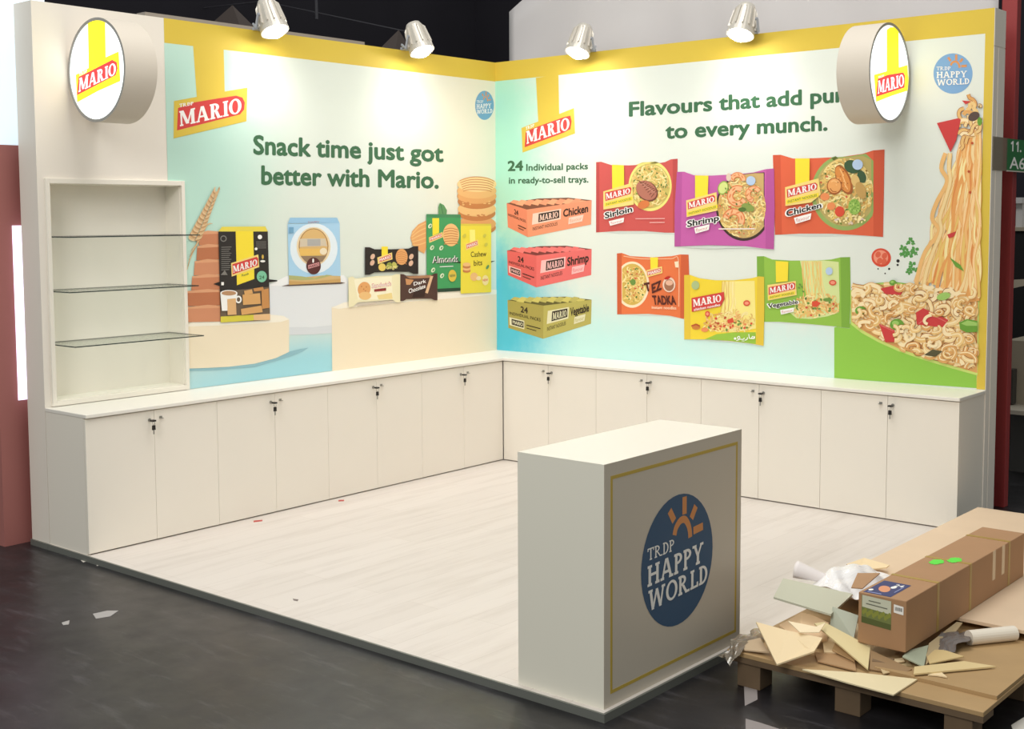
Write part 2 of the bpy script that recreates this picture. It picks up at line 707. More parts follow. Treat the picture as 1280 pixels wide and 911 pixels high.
# ------------------------------------------------------------------ printed graphics
YT = (0, 0, 1)
BG_L = blend_print('print_mint_cream', (222, 229, 219), [
    (1, -3.0, 2.2, 1.1, 1.5, (186, 222, 208), 1.0),
    (1, -0.2, 2.4, 1.1, 1.1, (232, 226, 205), 0.9),
    (1, -1.9, 0.75, 2.0, 0.42, (160, 212, 222), 1.0),
    (1, -0.1, 1.6, 0.5, 0.7, (212, 234, 222), 0.6)], 0.12, 1.5)
BG_R = blend_print('print_aqua', (226, 231, 223), [
    (0, 0.0, 2.3, 0.75, 1.6, (172, 228, 205), 1.0),
    (0, 1.0, 0.70, 2.2, 0.7, (196, 236, 232), 1.0),
    (0, 0.0, 1.05, 0.85, 0.85, (84, 190, 212), 1.0),
    (0, 2.6, 0.7, 0.9, 0.6, (205, 238, 232), 0.8)], 0.22, 5.0)

gl = thing('printed_wall_graphic', (0.001, -1.5, 0.8), 'snack advert printed across the left wall, white and mint with biscuit packs', 'wall graphic')
gr = thing('printed_wall_graphic', (1.9, -0.001, 0.8), 'noodle advert printed across the right wall, aqua with six noodle packs', 'wall graphic')
PL = MB().box((0, -2.9275, 0.7705), (0.0015, -0.001, 2.0405)).box((0, -3.035, 2.0405), (0.0015, -0.001, HW)).build('printed_backdrop', BG_L, gl)
PR = MB().box((0.001, -0.0015, 0.76), (RW, 0, HW)).build('printed_backdrop', BG_R, gr)


def AL(base=0):
    return Art(0, 0.0019 + base, 1)


def AR(base=0):
    return Art(1, -0.0019 - base, -1)


# yellow borders
MB().box((0.0015, -3.035, 2.855), (0.0018, -0.001, HW)).build('yellow_border', YEL, gl)
b = MB().box((0.001, -0.0018, 2.857), (RW, -0.0015, HW)).box((3.745, -0.0018, 0.772), (RW, -0.0015, 2.857))
b.build('yellow_border', YEL, gr)


def logo(a, yel, red, let, small=None, pillar=None, R=RED, Y=YEL, W=WHT):
    if pillar:
        a.poly(pillar, Y)
    a.poly(yel, Y)
    a.poly(red, R)
    a.serif('MARIO', *let, W, s=0.24, t=0.12, b=0.1, e=0.07, gap=0.05)
    if small:
        a.serif('TRDP', *small, W, s=0.2, t=0.12, b=0.12, e=0.06)


def happy_world(a, cx, cy, rx, ry, blue, sk, txt=True, fine=True):
    """round blue badge; sk = downward slope per unit x of its baselines"""
    OR = ink('orange', (222, 146, 84))
    a.ell(cx, cy, rx, ry, blue, n=44)

    def pt(u, v):
        return (cx + u * rx, cy - v * ry + sk * u * rx)
    a.stroke([pt(-.11, .40), pt(-.07, .50), pt(.04, .585), pt(.17, .59), pt(.27, .50), pt(.32, .39), pt(.335, .28)], rx * 0.11, OR)
    for p0, p1 in (((-.12, .62), (-.25, .80)), ((.165, .67), (.165, .94)), ((.36, .57), (.49, .74)), ((.42, .365), (.70, .385))):
        a.stroke([pt(*p0), pt(*p1)], rx * 0.12, OR, smooth=False)
    kw = dict(s=0.19, t=0.14, b=0.13, e=0.07)
    a.serif('TRDP', pt(-.84, .16), pt(-.12, .17), pt(-.12, .35), pt(-.84, .34), WHT, s=0.15, t=0.12, b=0.11, e=0.07)
    a.serif('HAPPY', pt(-.84, -.23), pt(.71, -.18), pt(.71, .14), pt(-.84, .08), WHT, **kw)
    a.serif('WORLD', pt(-.82, -.60), pt(.84, -.52), pt(.84, -.23), pt(-.82, -.29), WHT, **kw)


# --- left wall: logo, badge, headline
a = AL(0.0002).crop(0, 0, 4)
logo(a, [(870, 505), (985, 484), (1125, 457), (1237, 438), (1232, 606), (868, 692)],
     [(890, 540), (970, 512), (1040, 500), (1180, 478), (1212, 488), (1224, 512), (1220, 548), (1200, 572), (885, 652)],
     ((900, 632), (1208, 564), (1206, 488), (896, 556)), ((897, 537), (968, 524), (968, 508), (897, 519)),
     pillar=[(965, 220), (1118, 232), (1124, 470), (985, 500)])
a.build('brand_logo', gl, 'tilted red and yellow logo under a yellow drop')
a = AL(0.0002).crop(200, 0, 2.909)
happy_world(a, 1180, 383, 34, 53, ink('badge_blue', (110, 166, 204)), 0.0)
a.build('round_badge', gl, 'small round blue badge beside the corner')
a = AL(0.0002).crop(0, 0, 1)
a.words('headline_word', gl, 'Snack time just got', (316.5, 193.2), (554.5, 202.8), (554.5, 181.2), (316.5, 168.5), GRN, 0.032)
a.words('headline_word', gl, 'better with Mario.', (326.5, 231), (548.5, 236), (548.5, 214), (326.5, 206.5), GRN, 0.032)

# --- left wall: podiums
CREAM = ink('podium_cream', (240, 224, 194))
CREAMT = ink('podium_cream_top', (246, 238, 220))
WP = ink('podium_white', (226, 229, 232))
WPT = ink('podium_white_top', (240, 241, 241))
AQ = ink('contact_blue', (140, 188, 200))
a = AL(0.0002).crop(220, 210, 3.0476)
a.poly([(350, 445), (420, 412), (640, 408), (660, 430), (640, 620), (600, 628), (520, 634), (428, 636), (355, 620)], WP)
a.poly([(350, 447), (420, 412), (640, 408), (652, 440), (560, 448), (430, 452)], WPT)
a.poly([(428, 606), (520, 606), (595, 598), (595, 628), (520, 634), (428, 636)], ink('podium_base_grey', (214, 218, 222)))
a.build('white_podium', gl)
a = AL(0.0012).crop(220, 210, 3.0476)
a.poly([(428, 700), (470, 690), (505, 684), (480, 700), (440, 716), (380, 735), (300, 757), (150, 770), (40, 773), (40, 764), (150, 762), (300, 745), (390, 722)], AQ)
a.poly([(40, 590), (200, 575), (330, 562), (415, 566), (431, 580), (431, 700), (380, 724), (300, 745), (200, 757), (100, 762), (40, 764)], CREAM)
a.poly([(40, 604), (60, 585), (200, 570), (340, 556), (410, 563), (431, 576), (400, 586), (300, 592), (150, 600)], CREAMT)
a.build('cream_podium', gl, 'short cream podium')
a = AL(0.0012).crop(220, 210, 3.0476)
a.poly([(593, 530), (700, 500), (1000, 470), (1200, 462), (1226, 470), (1229, 705), (1000, 730), (595, 775)], CREAM)
a.poly([(593, 532), (640, 512), (760, 492), (1000, 472), (1190, 460), (1222, 464), (1222, 480), (1100, 492), (900, 508), (720, 524), (620, 536)], CREAMT)
a.build('cream_podium', gl, 'long cream podium')

# --- left wall: toast stack, wheat and black rusk box
RUSK = [ink('rusk%d' % i, c) for i, c in enumerate([(206, 128, 88), (196, 116, 76), (214, 140, 100), (226, 160, 116)])]
WH = [ink('wheat%d' % i, c) for i, c in enumerate([(214, 174, 124), (190, 142, 94), (226, 192, 146)])]
a = AL(0.003).crop(230, 230, 5.061)
ys = [300, 385, 480, 575, 670, 770, 872]
for i in range(6):
    x0 = 10 + (90 - 16 * i if i < 4 else 0)
    a.poly([(x0, ys[i] + 8), (230, ys[i]), (235, ys[i + 1] - 3), (x0 - 6, ys[i + 1] + 2)], RUSK[i % 3])
    a.poly([(x0, ys[i] + 8), (150, ys[i] - 6), (230, ys[i]), (230, ys[i] + 12), (x0, ys[i] + 20)], RUSK[3], up=False)
a.build('rusk_stack', gl, 'picture of a stack of orange brown rusks')
a = AL(0.005).crop(230, 230, 5.061)
for k in range(7):
    a.stroke([(20 + 4 * k, 540 - 20 * k), (50 + 8 * k, 440 - 14 * k), (100 + 8 * k, 330 - 12 * k), (120 + 10 * k, 250)], 4, WH[k % 3], up=False)
for k in range(34):
    t = k / 33
    x, y = 70 + 135 * t, 360 - 300 * t
    for s in (-1, 1):
        wd = 34 * (1 - 0.6 * t)
        a.stroke([(x, y), (x + s * wd * 0.9, y - 18), (x + s * wd + 6, y - 44)], 20 * (1 - .45 * t), WH[(k + s) % 3], up=False, taper=True)
for k in range(8):
    a.stroke([(190, 110), (200 + 4 * k, 50 - 3 * k)], 2.5, WH[0], up=False, smooth=False)
a.build('wheat_ear', gl, 'picture of a golden wheat ear')
a = AL(0.007).crop(230, 230, 5.061)
a.poly([(185, 632), (225, 618), (225, 645)], BLK)
a.poly([(535, 602), (590, 608), (590, 615), (535, 622)], BLK)
a.poly([(218, 300), (240, 270), (515, 268), (530, 300)], ink('rusk_box_top', (236, 214, 70)))
a.poly([(218, 300), (530, 300), (545, 860), (232, 876)], ink('rusk_box_black', (48, 44, 42)))
a.poly([(327, 298), (438, 298), (445, 600), (335, 640)], PYEL)
a.poly([(228, 680), (540, 650), (544, 820), (232, 838)], ink('rusk_scene', (110, 92, 74)))
a.poly([(232, 838), (440, 826), (442, 862), (232, 876)], ink('lime', (220, 206, 60)))
a.poly([(440, 826), (544, 820), (545, 860), (442, 862)], ink('pale_orange', (234, 186, 130)))
a.poly([(298, 500), (470, 445), (476, 525), (302, 585)], ink('logo_pale', (246, 214, 120)))
a.poly([(306, 507), (460, 460), (470, 472), (468, 515), (308, 572)], RED)
a.serif('MARIO', (312, 562), (462, 513), (462, 474), (310, 518), WHT, s=0.24, t=0.12, b=0.1, e=0.07)
a.text('Rusk', (366, 585), (412, 572), (412, 558), (366, 571), GRN)
a.ell(492, 585, 32, 36, ink('seal_green', (120, 196, 158)))
a.text('24', (476, 602), (508, 600), (508, 578), (476, 580), GRN, 0.02)
for k in range(12):
    a.stroke([(236, 400 + 13 * k), (300 - 7 * (k % 3), 398 + 13 * k)], 4, ink('fine_print', (130, 126, 120)), up=False, smooth=False)
for k in range(5):
    a.stroke([(455, 365 + 10 * k), (520, 364 + 10 * k)], 3, MATS['ink_fine_print'], up=False, smooth=False)
a.ell(250, 345, 20, 20, MATS['ink_fine_print'])
a.ell(250, 345, 14, 14, MATS['ink_rusk_box_black'])
a.ell(480, 335, 14, 14, WHT); a.ell(456, 410, 9, 9, WHT); a.ell(498, 460, 7, 14, ink('gold', (216, 176, 70))); a.ell(498, 488, 16, 7, WHT)
a.poly([(232, 575), (258, 545), (276, 575)], MATS['ink_fine_print'])
a.poly([(236, 620), (252, 620), (252, 640), (236, 640)], WHT)
for i, (x0, x1, y0, y1) in enumerate([(370, 480, 690, 765), (490, 535, 660, 790), (380, 430, 665, 700), (440, 500, 650, 680)]):
    a.poly([(x0, y0 + 10), (x1, y0), (x1 + 6, y1 - 8), (x0 + 4, y1)], ink('toast%d' % (i % 2), [(222, 164, 96), (204, 140, 76)][i % 2]))
a.poly([(360, 790), (490, 768), (498, 810), (364, 828)], ink('toast0', (222, 164, 96)))
a.poly([(230, 690), (338, 690), (322, 800), (240, 802)], WHT)
a.ell(345, 730, 20, 24, WHT); a.ell(345, 730, 11, 14, MATS['ink_rusk_scene'])
a.ell(284, 690, 54, 20, WHT); a.ell(284, 690, 46, 15, ink('tea', (190, 142, 100)))
a.poly([(274, 728), (328, 722), (332, 826), (276, 828)], ink('toast2', (226, 176, 118)))
a.build('printed_rusk_box', gl, 'picture of a black and yellow rusk box')

# --- left wall: blue box
a = AL(0.003).crop(345, 255, 7.92)
a.poly([(55, 812), (130, 795), (640, 772), (690, 778), (640, 790), (130, 812)], ink('print_shadow', (96, 76, 70)))
a.poly([(118, 190), (140, 135), (605, 135), (630, 190)], ink('box_blue_top', (150, 198, 232)))
a.poly([(115, 195), (630, 190), (640, 775), (128, 800)], ink('box_blue', (166, 210, 240)))
a.ell(375, 440, 235, 250, ink('box_halo', (226, 238, 246)))
a.poly([(128, 708), (300, 722), (460, 706), (638, 712), (640, 775), (128, 800)], ink('wheat_field', (212, 178, 116)))
a.poly([(128, 705), (250, 715), (380, 735), (500, 700), (560, 705), (400, 745), (250, 755), (128, 745)], ink('field_green', (176, 178, 112)), up=False)
a.poly([(128, 800), (128, 760), (300, 770), (640, 738), (640, 775)], ink('field_ochre', (204, 160, 92)), up=False)
a.ell(372, 420, 168, 192, ink('halo_gold', (236, 212, 168)))
a.ell(372, 418, 148, 178, ink('window_brown', (176, 128, 72)))
a.ell(372, 418, 138, 170, ink('window_tan', (222, 180, 112)))
a.poly([(238, 345), (300, 340), (490, 340), (506, 420), (480, 415), (300, 420), (235, 425)], ink('pack_film', (212, 196, 170)))
a.poly([(310, 348), (440, 345), (440, 412), (312, 415)], ink('film_grey', (176, 172, 168)))
a.poly([(228, 440), (440, 440), (440, 510), (240, 512)], ink('film_gold', (236, 188, 92)))
a.ell(470, 468, 36, 34, ink('film_pale', (238, 222, 190)))
a.poly([(245, 515), (500, 510), (460, 570), (300, 575)], ink('film_umber', (150, 124, 96)))
a.ell(372, 612, 72, 84, ink('seal_maroon', (92, 44, 42)))
a.poly([(318, 605), (428, 575), (430, 610), (320, 642)], ink('seal_pink', (220, 150, 150)))
a.ell(368, 560, 9, 22, WHT)
a.text('MARIO', (328, 634), (424, 606), (424, 584), (328, 612), MATS['ink_seal_maroon'], 0.02)
a.poly([(130, 228), (175, 228), (175, 285), (130, 290)], ink('badge_blue', (110, 166, 204)))
a.text('HAPPY', (320, 190), (432, 188), (432, 168), (320, 170), ink('pale_maroon', (196, 140, 150)))
a.build('printed_blue_box', gl, 'picture of a light blue box with an oval window')

# --- left wall: small biscuit packs


def pinched(x0, y0, x1, y1, px, py, sk=0.0):
    """flow-pack outline: two crimped ends that stand proud of the body"""
    top = [(x0, y0), (x0 + px * .5, y0 + 2), (x0 + px, y0 + py), ((x0 + x1) / 2, y0 + py * 1.15), (x1 - px, y0 + py), (x1 - px * .5, y0 + 2), (x1, y0)]
    bot = [(x1, y1), (x1 - px * .5, y1 - 2), (x1 - px, y1 - py), ((x0 + x1) / 2, y1 - py * 1.15), (x0 + px, y1 - py), (x0 + px * .5, y1 - 2), (x0, y1)]
    return [(x, y + sk * (x - x0)) for x, y in top + bot]


a = AL(0.007).crop(425, 290, 9.111)
CK = ink('cookie', (232, 164, 96)); CKD = ink('cookie_line', (206, 128, 68))
a.poly(pinched(284, 172, 892, 488, 110, 26, -0.02), ink('pack_black', (44, 38, 36)))
a.poly([(474, 165), (545, 165), (545, 290), (474, 300)], PYEL)
a.poly([(425, 290), (592, 232), (598, 310), (432, 365)], ink('logo_pale', (246, 214, 120)))
a.poly([(445, 300), (580, 250), (585, 300), (447, 345)], ink('logo_coral', (226, 110, 96)))
a.text('MARIO', (452, 336), (578, 292), (576, 262), (450, 305), WHT, 0.02)
a.ell(702, 282, 68, 92, CK)
for k in range(6):
    a.stroke([(645, 240 + 24 * k), (700, 225 + 24 * k), (760, 245 + 24 * k)], 6, CKD, up=False)
a.ell(480, 400, 42, 44, ink('lemon', (236, 204, 92)))
a.ell(560, 380, 30, 38, ink('herb', (150, 160, 60)), rot=20); a.ell(620, 375, 26, 36, ink('herb_light', (196, 190, 90)), rot=-20)
a.text('Ginger', (525, 425), (662, 412), (660, 370), (525, 380), ink('pale_yellow', (232, 218, 130)), 0.02)
for (x, y) in ((372, 280), (368, 350), (812, 280), (808, 355)):
    a.ell(x, y, 24, 34, ink('ginger', (224, 180, 150)), rot=25)
a.build('printed_biscuit_pack', gl, 'picture of a black biscuit pack')
a = AL(0.009).crop(425, 290, 9.111)
a.poly([(180, 830), (600, 780), (640, 790), (200, 845)], ink('podium_shade', (206, 190, 170)))
a.poly([(95, 520), (140, 505), (180, 530), (420, 500), (590, 495), (640, 478), (685, 480), (692, 800), (640, 800), (600, 770), (200, 800), (150, 850), (100, 855)], ink('pack_cream', (240, 230, 186)))
a.poly([(160, 540), (590, 502), (600, 760), (205, 770)], ink('pack_cream_light', (248, 240, 206)))
a.poly([(420, 720), (590, 690), (600, 760), (440, 765)], ink('pack_butter', (240, 214, 140)))
a.ell(275, 650, 72, 84, CK, rot=15); a.ell(285, 725, 70, 46, ink('cookie_light', (240, 190, 120)))
for q in ((245, 620), (270, 650), (300, 625), (290, 670)):
    a.ell(*q, 8, 8, CKD, up=False)
a.text('Sandwich', (362, 640), (582, 612), (580, 560), (362, 588), RED, 0.03)
a.text('Sandwich', (366, 636), (578, 609), (576, 566), (366, 592), WHT, 0.0)
a.poly([(390, 652), (525, 635), (525, 668), (390, 680)], ink('maroon', (150, 50, 46)))
a.build('printed_biscuit_pack', gl, 'picture of a cream biscuit pack')
a = AL(0.010).crop(425, 290, 9.111)
a.poly(pinched(686, 478, 1110, 786, 70, 20, -0.02), ink('pack_choco', (84, 56, 48)))
a.poly([(750, 505), (1040, 488), (1030, 520), (800, 530)], ink('choco_tan', (176, 126, 88)))
a.poly([(745, 530), (840, 545), (800, 600), (755, 600)], ink('choco_orange', (208, 146, 92)))
a.poly([(1030, 500), (1062, 500), (1000, 700), (970, 690)], ink('choco_cream', (226, 184, 140)))
a.poly([(850, 670), (980, 640), (960, 740), (820, 745)], ink('choco_dark', (56, 34, 30)))
a.text('Dark', (840, 612), (982, 575), (978, 535), (838, 570), WHT, 0.02)
a.text('Chocolate', (785, 700), (975, 635), (970, 590), (780, 650), WHT, 0.02)
a.build('printed_biscuit_pack', gl, 'picture of a dark brown chocolate biscuit pack')

# --- left wall: cookie stack and upright packs
a = AL(0.003).crop(505, 205, 5.36)
for (cy, rx, c) in ((425, 128, CKD), (400, 128, CK), (330, 125, CKD), (300, 128, ink('cookie_light', (240, 190, 120))), (250, 128, CKD), (215, 132, CK), (180, 132, ink('cookie_side', (238, 180, 110))), (135, 132, ink('cookie_top', (246, 204, 140)))):
    a.ell(488, cy, rx, 52, c)
for k in range(6):
    a.stroke([(372 + 5 * k, 112 + 14 * k), (430, 92 + 16 * k), (490, 86 + 17 * k), (560, 96 + 16 * k), (606 - 4 * k, 116 + 14 * k)], 5, CKD, up=False)
random.seed(3)
for k in range(26):
    a.ell(random.uniform(375, 600), random.choice((262, 345)) + random.uniform(-12, 12), random.uniform(4, 11), random.uniform(3, 7), random.choice((CKD, MATS['ink_cookie_light'])), up=False)
a.build('cookie_stack', gl, 'picture of a tall stack of golden cookies')
a = AL(0.003).crop(505, 205, 5.36)
a.poly([(148, 378), (95, 405), (55, 450), (43, 495), (60, 545), (100, 580), (135, 600), (150, 560)], CK)
for k in range(5):
    a.stroke([(150, 395 + 32 * k), (100, 420 + 30 * k), (52, 470 + 18 * k)], 7, MATS['ink_cookie_light'], up=False)
a.build('cookie', gl, 'picture of a half hidden striped cookie')
a = AL(0.006).crop(505, 205, 5.36)
LEAF = ink('leaf', (92, 152, 92))
a.poly([(232, 340), (230, 290), (240, 260), (268, 275), (288, 310), (285, 340)], LEAF)
a.stroke([(245, 268), (262, 335)], 4, GRN, smooth=False)
a.poly([(150, 335), (380, 338), (380, 845), (225, 850), (152, 735)], ink('pack_green', (62, 160, 92)))
a.poly([(225, 835), (378, 828), (378, 850), (225, 858)], ink('pack_green_dark', (40, 70, 52)))
a.poly([(150, 335), (380, 338), (380, 360), (150, 357)], ink('pack_green_top', (66, 140, 90)))
a.poly([(190, 362), (235, 362), (235, 460), (192, 480)], PYEL)
a.poly([(166, 492), (258, 455), (260, 490), (170, 528)], ink('logo_pale', (246, 214, 120)))
a.poly([(172, 495), (252, 464), (254, 486), (174, 518)], ink('logo_coral', (226, 110, 96)))
a.text('MARIO', (176, 513), (250, 484), (250, 470), (176, 498), WHT, 0.02)
a.ell(315, 475, 55, 76, MATS['ink_cookie_light'])
for k in range(7):
    a.stroke([(268, 440 + 16 * k), (315, 430 + 17 * k), (362, 442 + 15 * k)], 6, CKD, up=False)
for q in ((188, 560), (250, 562), (195, 710), (255, 748), (175, 415)):
    a.ell(*q, 12, 17, ink('almond', (222, 232, 200)), rot=30)
    a.ell(q[0] + 2, q[1], 5, 10, MATS['ink_leaf'], rot=30)
a.text('Almonds', (190, 665), (362, 655), (362, 612), (190, 618), WHT, 0.01)
a.text('Almonds', (196, 669), (366, 659), (366, 616), (196, 622), BLK, 0.0)
a.stroke([(240, 688), (330, 684)], 5, WHT, smooth=False)
a.ell(324, 748, 27, 40, YEL); a.text('NEW', (306, 758), (344, 756), (344, 738), (306, 740), GRN, 0.02)
a.build('printed_biscuit_pack', gl, 'picture of a tall green almond biscuit pack')
a = AL(0.008).crop(505, 205, 5.36)
a.poly([(352, 660), (380, 652), (380, 664)], BLK)
a.poly([(584, 650), (612, 648), (584, 660)], BLK)
a.poly([(380, 400), (584, 400), (584, 858), (380, 868)], ink('pack_yellow', (240, 222, 56)))
a.poly([(380, 400), (584, 400), (584, 414), (380, 414)], ink('pack_yellow_top', (222, 204, 64)))
a.poly([(440, 440), (475, 440), (478, 530), (442, 535)], ink('pale_yellow2', (250, 240, 120)))
a.poly([(412, 535), (495, 505), (500, 545), (415, 578)], ink('logo_pale', (246, 214, 120)))
a.poly([(418, 540), (490, 513), (493, 540), (420, 568)], ink('logo_coral', (226, 110, 96)))
a.text('MARIO', (424, 562), (490, 538), (488, 520), (422, 544), WHT, 0.02)
a.text('Cashew', (448, 622), (552, 618), (552, 582), (448, 588), BLK, 0.0)
a.text('bits', (468, 682), (524, 676), (524, 640), (468, 646), BLK, 0.0)
for k in range(4):
    a.ell(420, 715 - 14 * k, 26, 13, (CKD, MATS['ink_cookie_light'])[k % 2])
a.ell(470, 755, 26, 28, MATS['ink_cookie_light']); a.ell(500, 765, 16, 14, ink('nut', (244, 222, 170)))
a.ell(545, 778, 22, 34, ink('seal_cream', (246, 226, 150)))
a.text('NEW', (528, 786), (562, 784), (562, 768), (528, 770), RED, 0.02)
a.ell(560, 690, 8, 16, LEAF, rot=30)
for q in ((405, 480), (540, 480), (550, 540)):
    a.ell(*q, 10, 14, ink('olive_leaf', (210, 200, 70)), rot=30)
a.build('printed_biscuit_pack', gl, 'picture of a tall yellow cashew biscuit pack')

# --- right wall: logo, badge, headline
a = AR(0.0002).crop(620, 60, 3.765)
logo(a, [(120, 376), (200, 345), (298, 310), (367, 282), (372, 402), (125, 492)],
     [(140, 392), (200, 368), (320, 325), (350, 318), (356, 345), (350, 382), (320, 398), (135, 467)],
     ((144, 452), (346, 382), (344, 324), (142, 392)), ((140, 386), (180, 370), (180, 356), (140, 372)),
     pillar=[(188, 140), (294, 125), (298, 330), (200, 372)])
a.build('brand_logo', gr, 'tilted red and yellow logo under a yellow drop')
a = AR(0.0002).crop(940, 0, 3.765)
happy_world(a, 946, 346, 92, 95, ink('badge_blue2', (122, 170, 220)), 0.0)
a.build('round_badge', gr, 'round blue badge in the upper corner')
a = AR(0.0002).crop(0, 0, 1)
a.words('headline_word', gr, 'Flavours that add punch', (786, 146), (1058, 127.5), (1058, 107.5), (786, 127.3), GRN, 0.032, 'Flavours that add pun')
a.words('headline_word', gr, 'to every munch.', (831.5, 173.8), (1034.5, 163.4), (1034.5, 143.8), (831.5, 154.5), GRN, 0.032)
a.words('caption_word', gr, '24', (634.5, 214), (654, 213.6), (654, 200.6), (634.5, 201), GRN, 0.035)
a.words('caption_word', gr, 'Individual packs', (657.7, 213.6), (735, 211.6), (735, 203.4), (657.7, 205), GRN, 0.026)
a.words('caption_word', gr, 'in ready-to-sell trays.', (636, 229.6), (735.6, 228.2), (735.6, 219.6), (636, 221.4), GRN, 0.026)

# --- right wall: three trays
TR = [('orange', (244, 148, 108), (236, 134, 98), 'Chicken', 0, (150, 84)), ('coral', (240, 106, 104), (234, 96, 94), 'Shrimp', 228, (192, 92)), ('olive', (184, 172, 84), (170, 156, 72), 'Vegetable', 462, (225, 108))]
random.seed(5)
for (nm, c1, c2, word, dy, _) in TR:
    a = AR(0.0002).crop(620, 230 + dy / 3.765, 3.765)
    if dy == 0:
        q = dict(a=(50, 90), b=(145, 120), c=(450, 76), d=(447, 190), e=(150, 250), f=(56, 203), g=(340, 64), h=(200, 68))
    elif dy == 228:
        q = dict(a=(52, 84), b=(190, 108), c=(450, 78), d=(448, 200), e=(190, 258), f=(56, 200), g=(330, 62), h=(210, 64))
    else:
        q = dict(a=(54, 84), b=(224, 110), c=(450, 82), d=(447, 195), e=(222, 266), f=(58, 215), g=(330, 68), h=(220, 70))
    side = ink('tray_' + nm, c1)
    end = ink('tray_end_' + nm, c2)
    a.poly([q['a'], q['h'], q['g'], q['c'], q['b']], ink('tray_in_' + nm, tuple(int(x * .55) for x in c1)))
    for k in range(18):
        u, v = (k % 9) / 9, (k // 9) * .45
        x = q['a'][0] + 14 + u * (q['g'][0] - q['a'][0] + 40) + v * 60
        y = q['a'][1] + u * (q['c'][1] - q['a'][1]) * 0.6 - 3 + v * 18
        a.poly([(x, y), (x + 18, y - 12), (x + 44, y - 8), (x + 34, y + 8)], ink('tray_pack_%s%d' % (nm, k % 2), tuple(min(255, int(t * (1.0 + .10 * (k % 2))) + 6) for t in c1)), up=False)
    a.poly([q['a'], q['b'], q['e'], q['f']], end)
    a.poly([q['b'], q['c'], q['d'], q['e']], side)

    def fp(u, v, q=q):
        return a.quad(q['e'], q['d'], q['c'], q['b'], u, v)

    def ep(u, v, q=q):
        return a.quad(q['f'], q['e'], q['b'], q['a'], u, v)
    pale = ink('tray_pale_' + nm, tuple(int(255 - (255 - x) * .45) for x in c1))
    dk = ink('tray_dark', (52, 40, 34))
    a.poly([fp(.07, .42), fp(.52, .44), fp(.53, .84), fp(.09, .82)], pale)
    a.poly([fp(.17, .47), fp(.50, .50), fp(.50, .80), fp(.18, .78)], dk)
    a.serif('MARIO', fp(.19, .51), fp(.48, .54), fp(.48, .75), fp(.20, .73), pale, s=0.24, t=0.14, b=0.1, e=0.07)
    a.text('INSTANT NOODLES', fp(.08, .20), fp(.47, .24), fp(.47, .36), fp(.08, .32), dk, 0.0)
    a.text(word, fp(.56, .50), fp(.95, .53), fp(.95, .86), fp(.56, .80), dk, 0.03)
    a.poly([fp(.64, .18), fp(.86, .20), fp(.88, .46), fp(.65, .44)], pale)
    a.text('flavour', fp(.66, .24), fp(.85, .26), fp(.85, .40), fp(.66, .38), side, 0.0)
    a.text('24', ep(.36, .66), ep(.56, .66), ep(.56, .86), ep(.36, .86), dk, 0.02)
    a.text('INDIVIDUAL PACKS', ep(.05, .50), ep(.92, .50), ep(.92, .60), ep(.05, .60), dk, 0.0)
    if dy:
        a.poly([ep(.04, .12), ep(.46, .12), ep(.46, .40), ep(.04, .40)], pale)
        a.poly([ep(.10, .16), ep(.44, .16), ep(.44, .36), ep(.10, .36)], dk)
        a.text('MARIO', ep(.13, .20), ep(.42, .20), ep(.42, .32), ep(.13, .32), pale, 0.02)
    a.stroke([ep(.52, .28), ep(.92, .28)], 4, dk, smooth=False)
    a.stroke([ep(.52, .18), ep(.80, .18)], 3, dk, smooth=False)
    a.build('printed_tray', gr, 'picture of a %s tray of packs' % nm)

# --- right wall: six noodle packs
NOOD = [ink('noodle%d' % i, c) for i, c in enumerate([(244, 216, 132), (236, 196, 104), (250, 230, 160), (226, 178, 92)])]
NOOR = [ink('noodleo%d' % i, c) for i, c in enumerate([(244, 186, 112), (236, 160, 84), (250, 208, 146), (228, 140, 70)])]
VEG = [ink('veg%d' % i, c) for i, c in enumerate([(110, 150, 62), (86, 120, 50), (222, 86, 60), (200, 140, 60)])]


def pack_logo(a, pil, yel, red, let, sub=None, words='INSTANT NOODLES'):
    if pil:
        a.poly(pil, PYEL)
    a.poly(yel, ink('logo_pale', (246, 214, 120)))
    a.poly(red, RED)
    a.serif('MARIO', *let, WHT, s=0.24, t=0.12, b=0.1, e=0.07, gap=0.05)
    if sub:
        a.poly([sub[0], sub[1], sub[2], sub[3]], PYEL)
        f = lambda u, v: a.quad(*sub, u, v)
        a.text(words, f(.05, .22), f(.95, .22), f(.95, .78), f(.05, .78), GRN, 0.01)


def name_tag(a, word, bl, br, tr, tl, colr=BLK, flav=None):
    f = lambda u, v: a.quad(bl, br, tr, tl, u, v)
    g = lambda x: (f(-x * .35, -x), f(1 + x * .35, -x), f(1 + x * .35, 1 + x), f(-x * .35, 1 + x))
    a.text(word, *g(.12), WHT, 0.10)
    a.text(word, *g(.06), WHT, 0.05)
    a.text(word, bl, br, tr, tl, colr, 0.028)
    if flav:
        a.poly(flav, WHT)
        f = lambda u, v: a.quad(*flav, u, v)
        a.text('flavour', f(.08, .2), f(.92, .2), f(.92, .8), f(.08, .8), ink('flavour_rose', (220, 130, 130)), 0.0)


def specks(a, cx, cy, rx, ry, n, r, mats):
    for _ in range(n):
        t = random.uniform(0, 6.28)
        q = math.sqrt(random.random())
        a.ell(cx + rx * q * math.cos(t), cy + ry * q * math.sin(t), r * random.uniform(.6, 1.3), r * random.uniform(.5, 1), random.choice(mats), rot=random.uniform(0, 180), n=10, up=False)


random.seed(11)
PS = ink('pack_print_shade', (206, 212, 206))
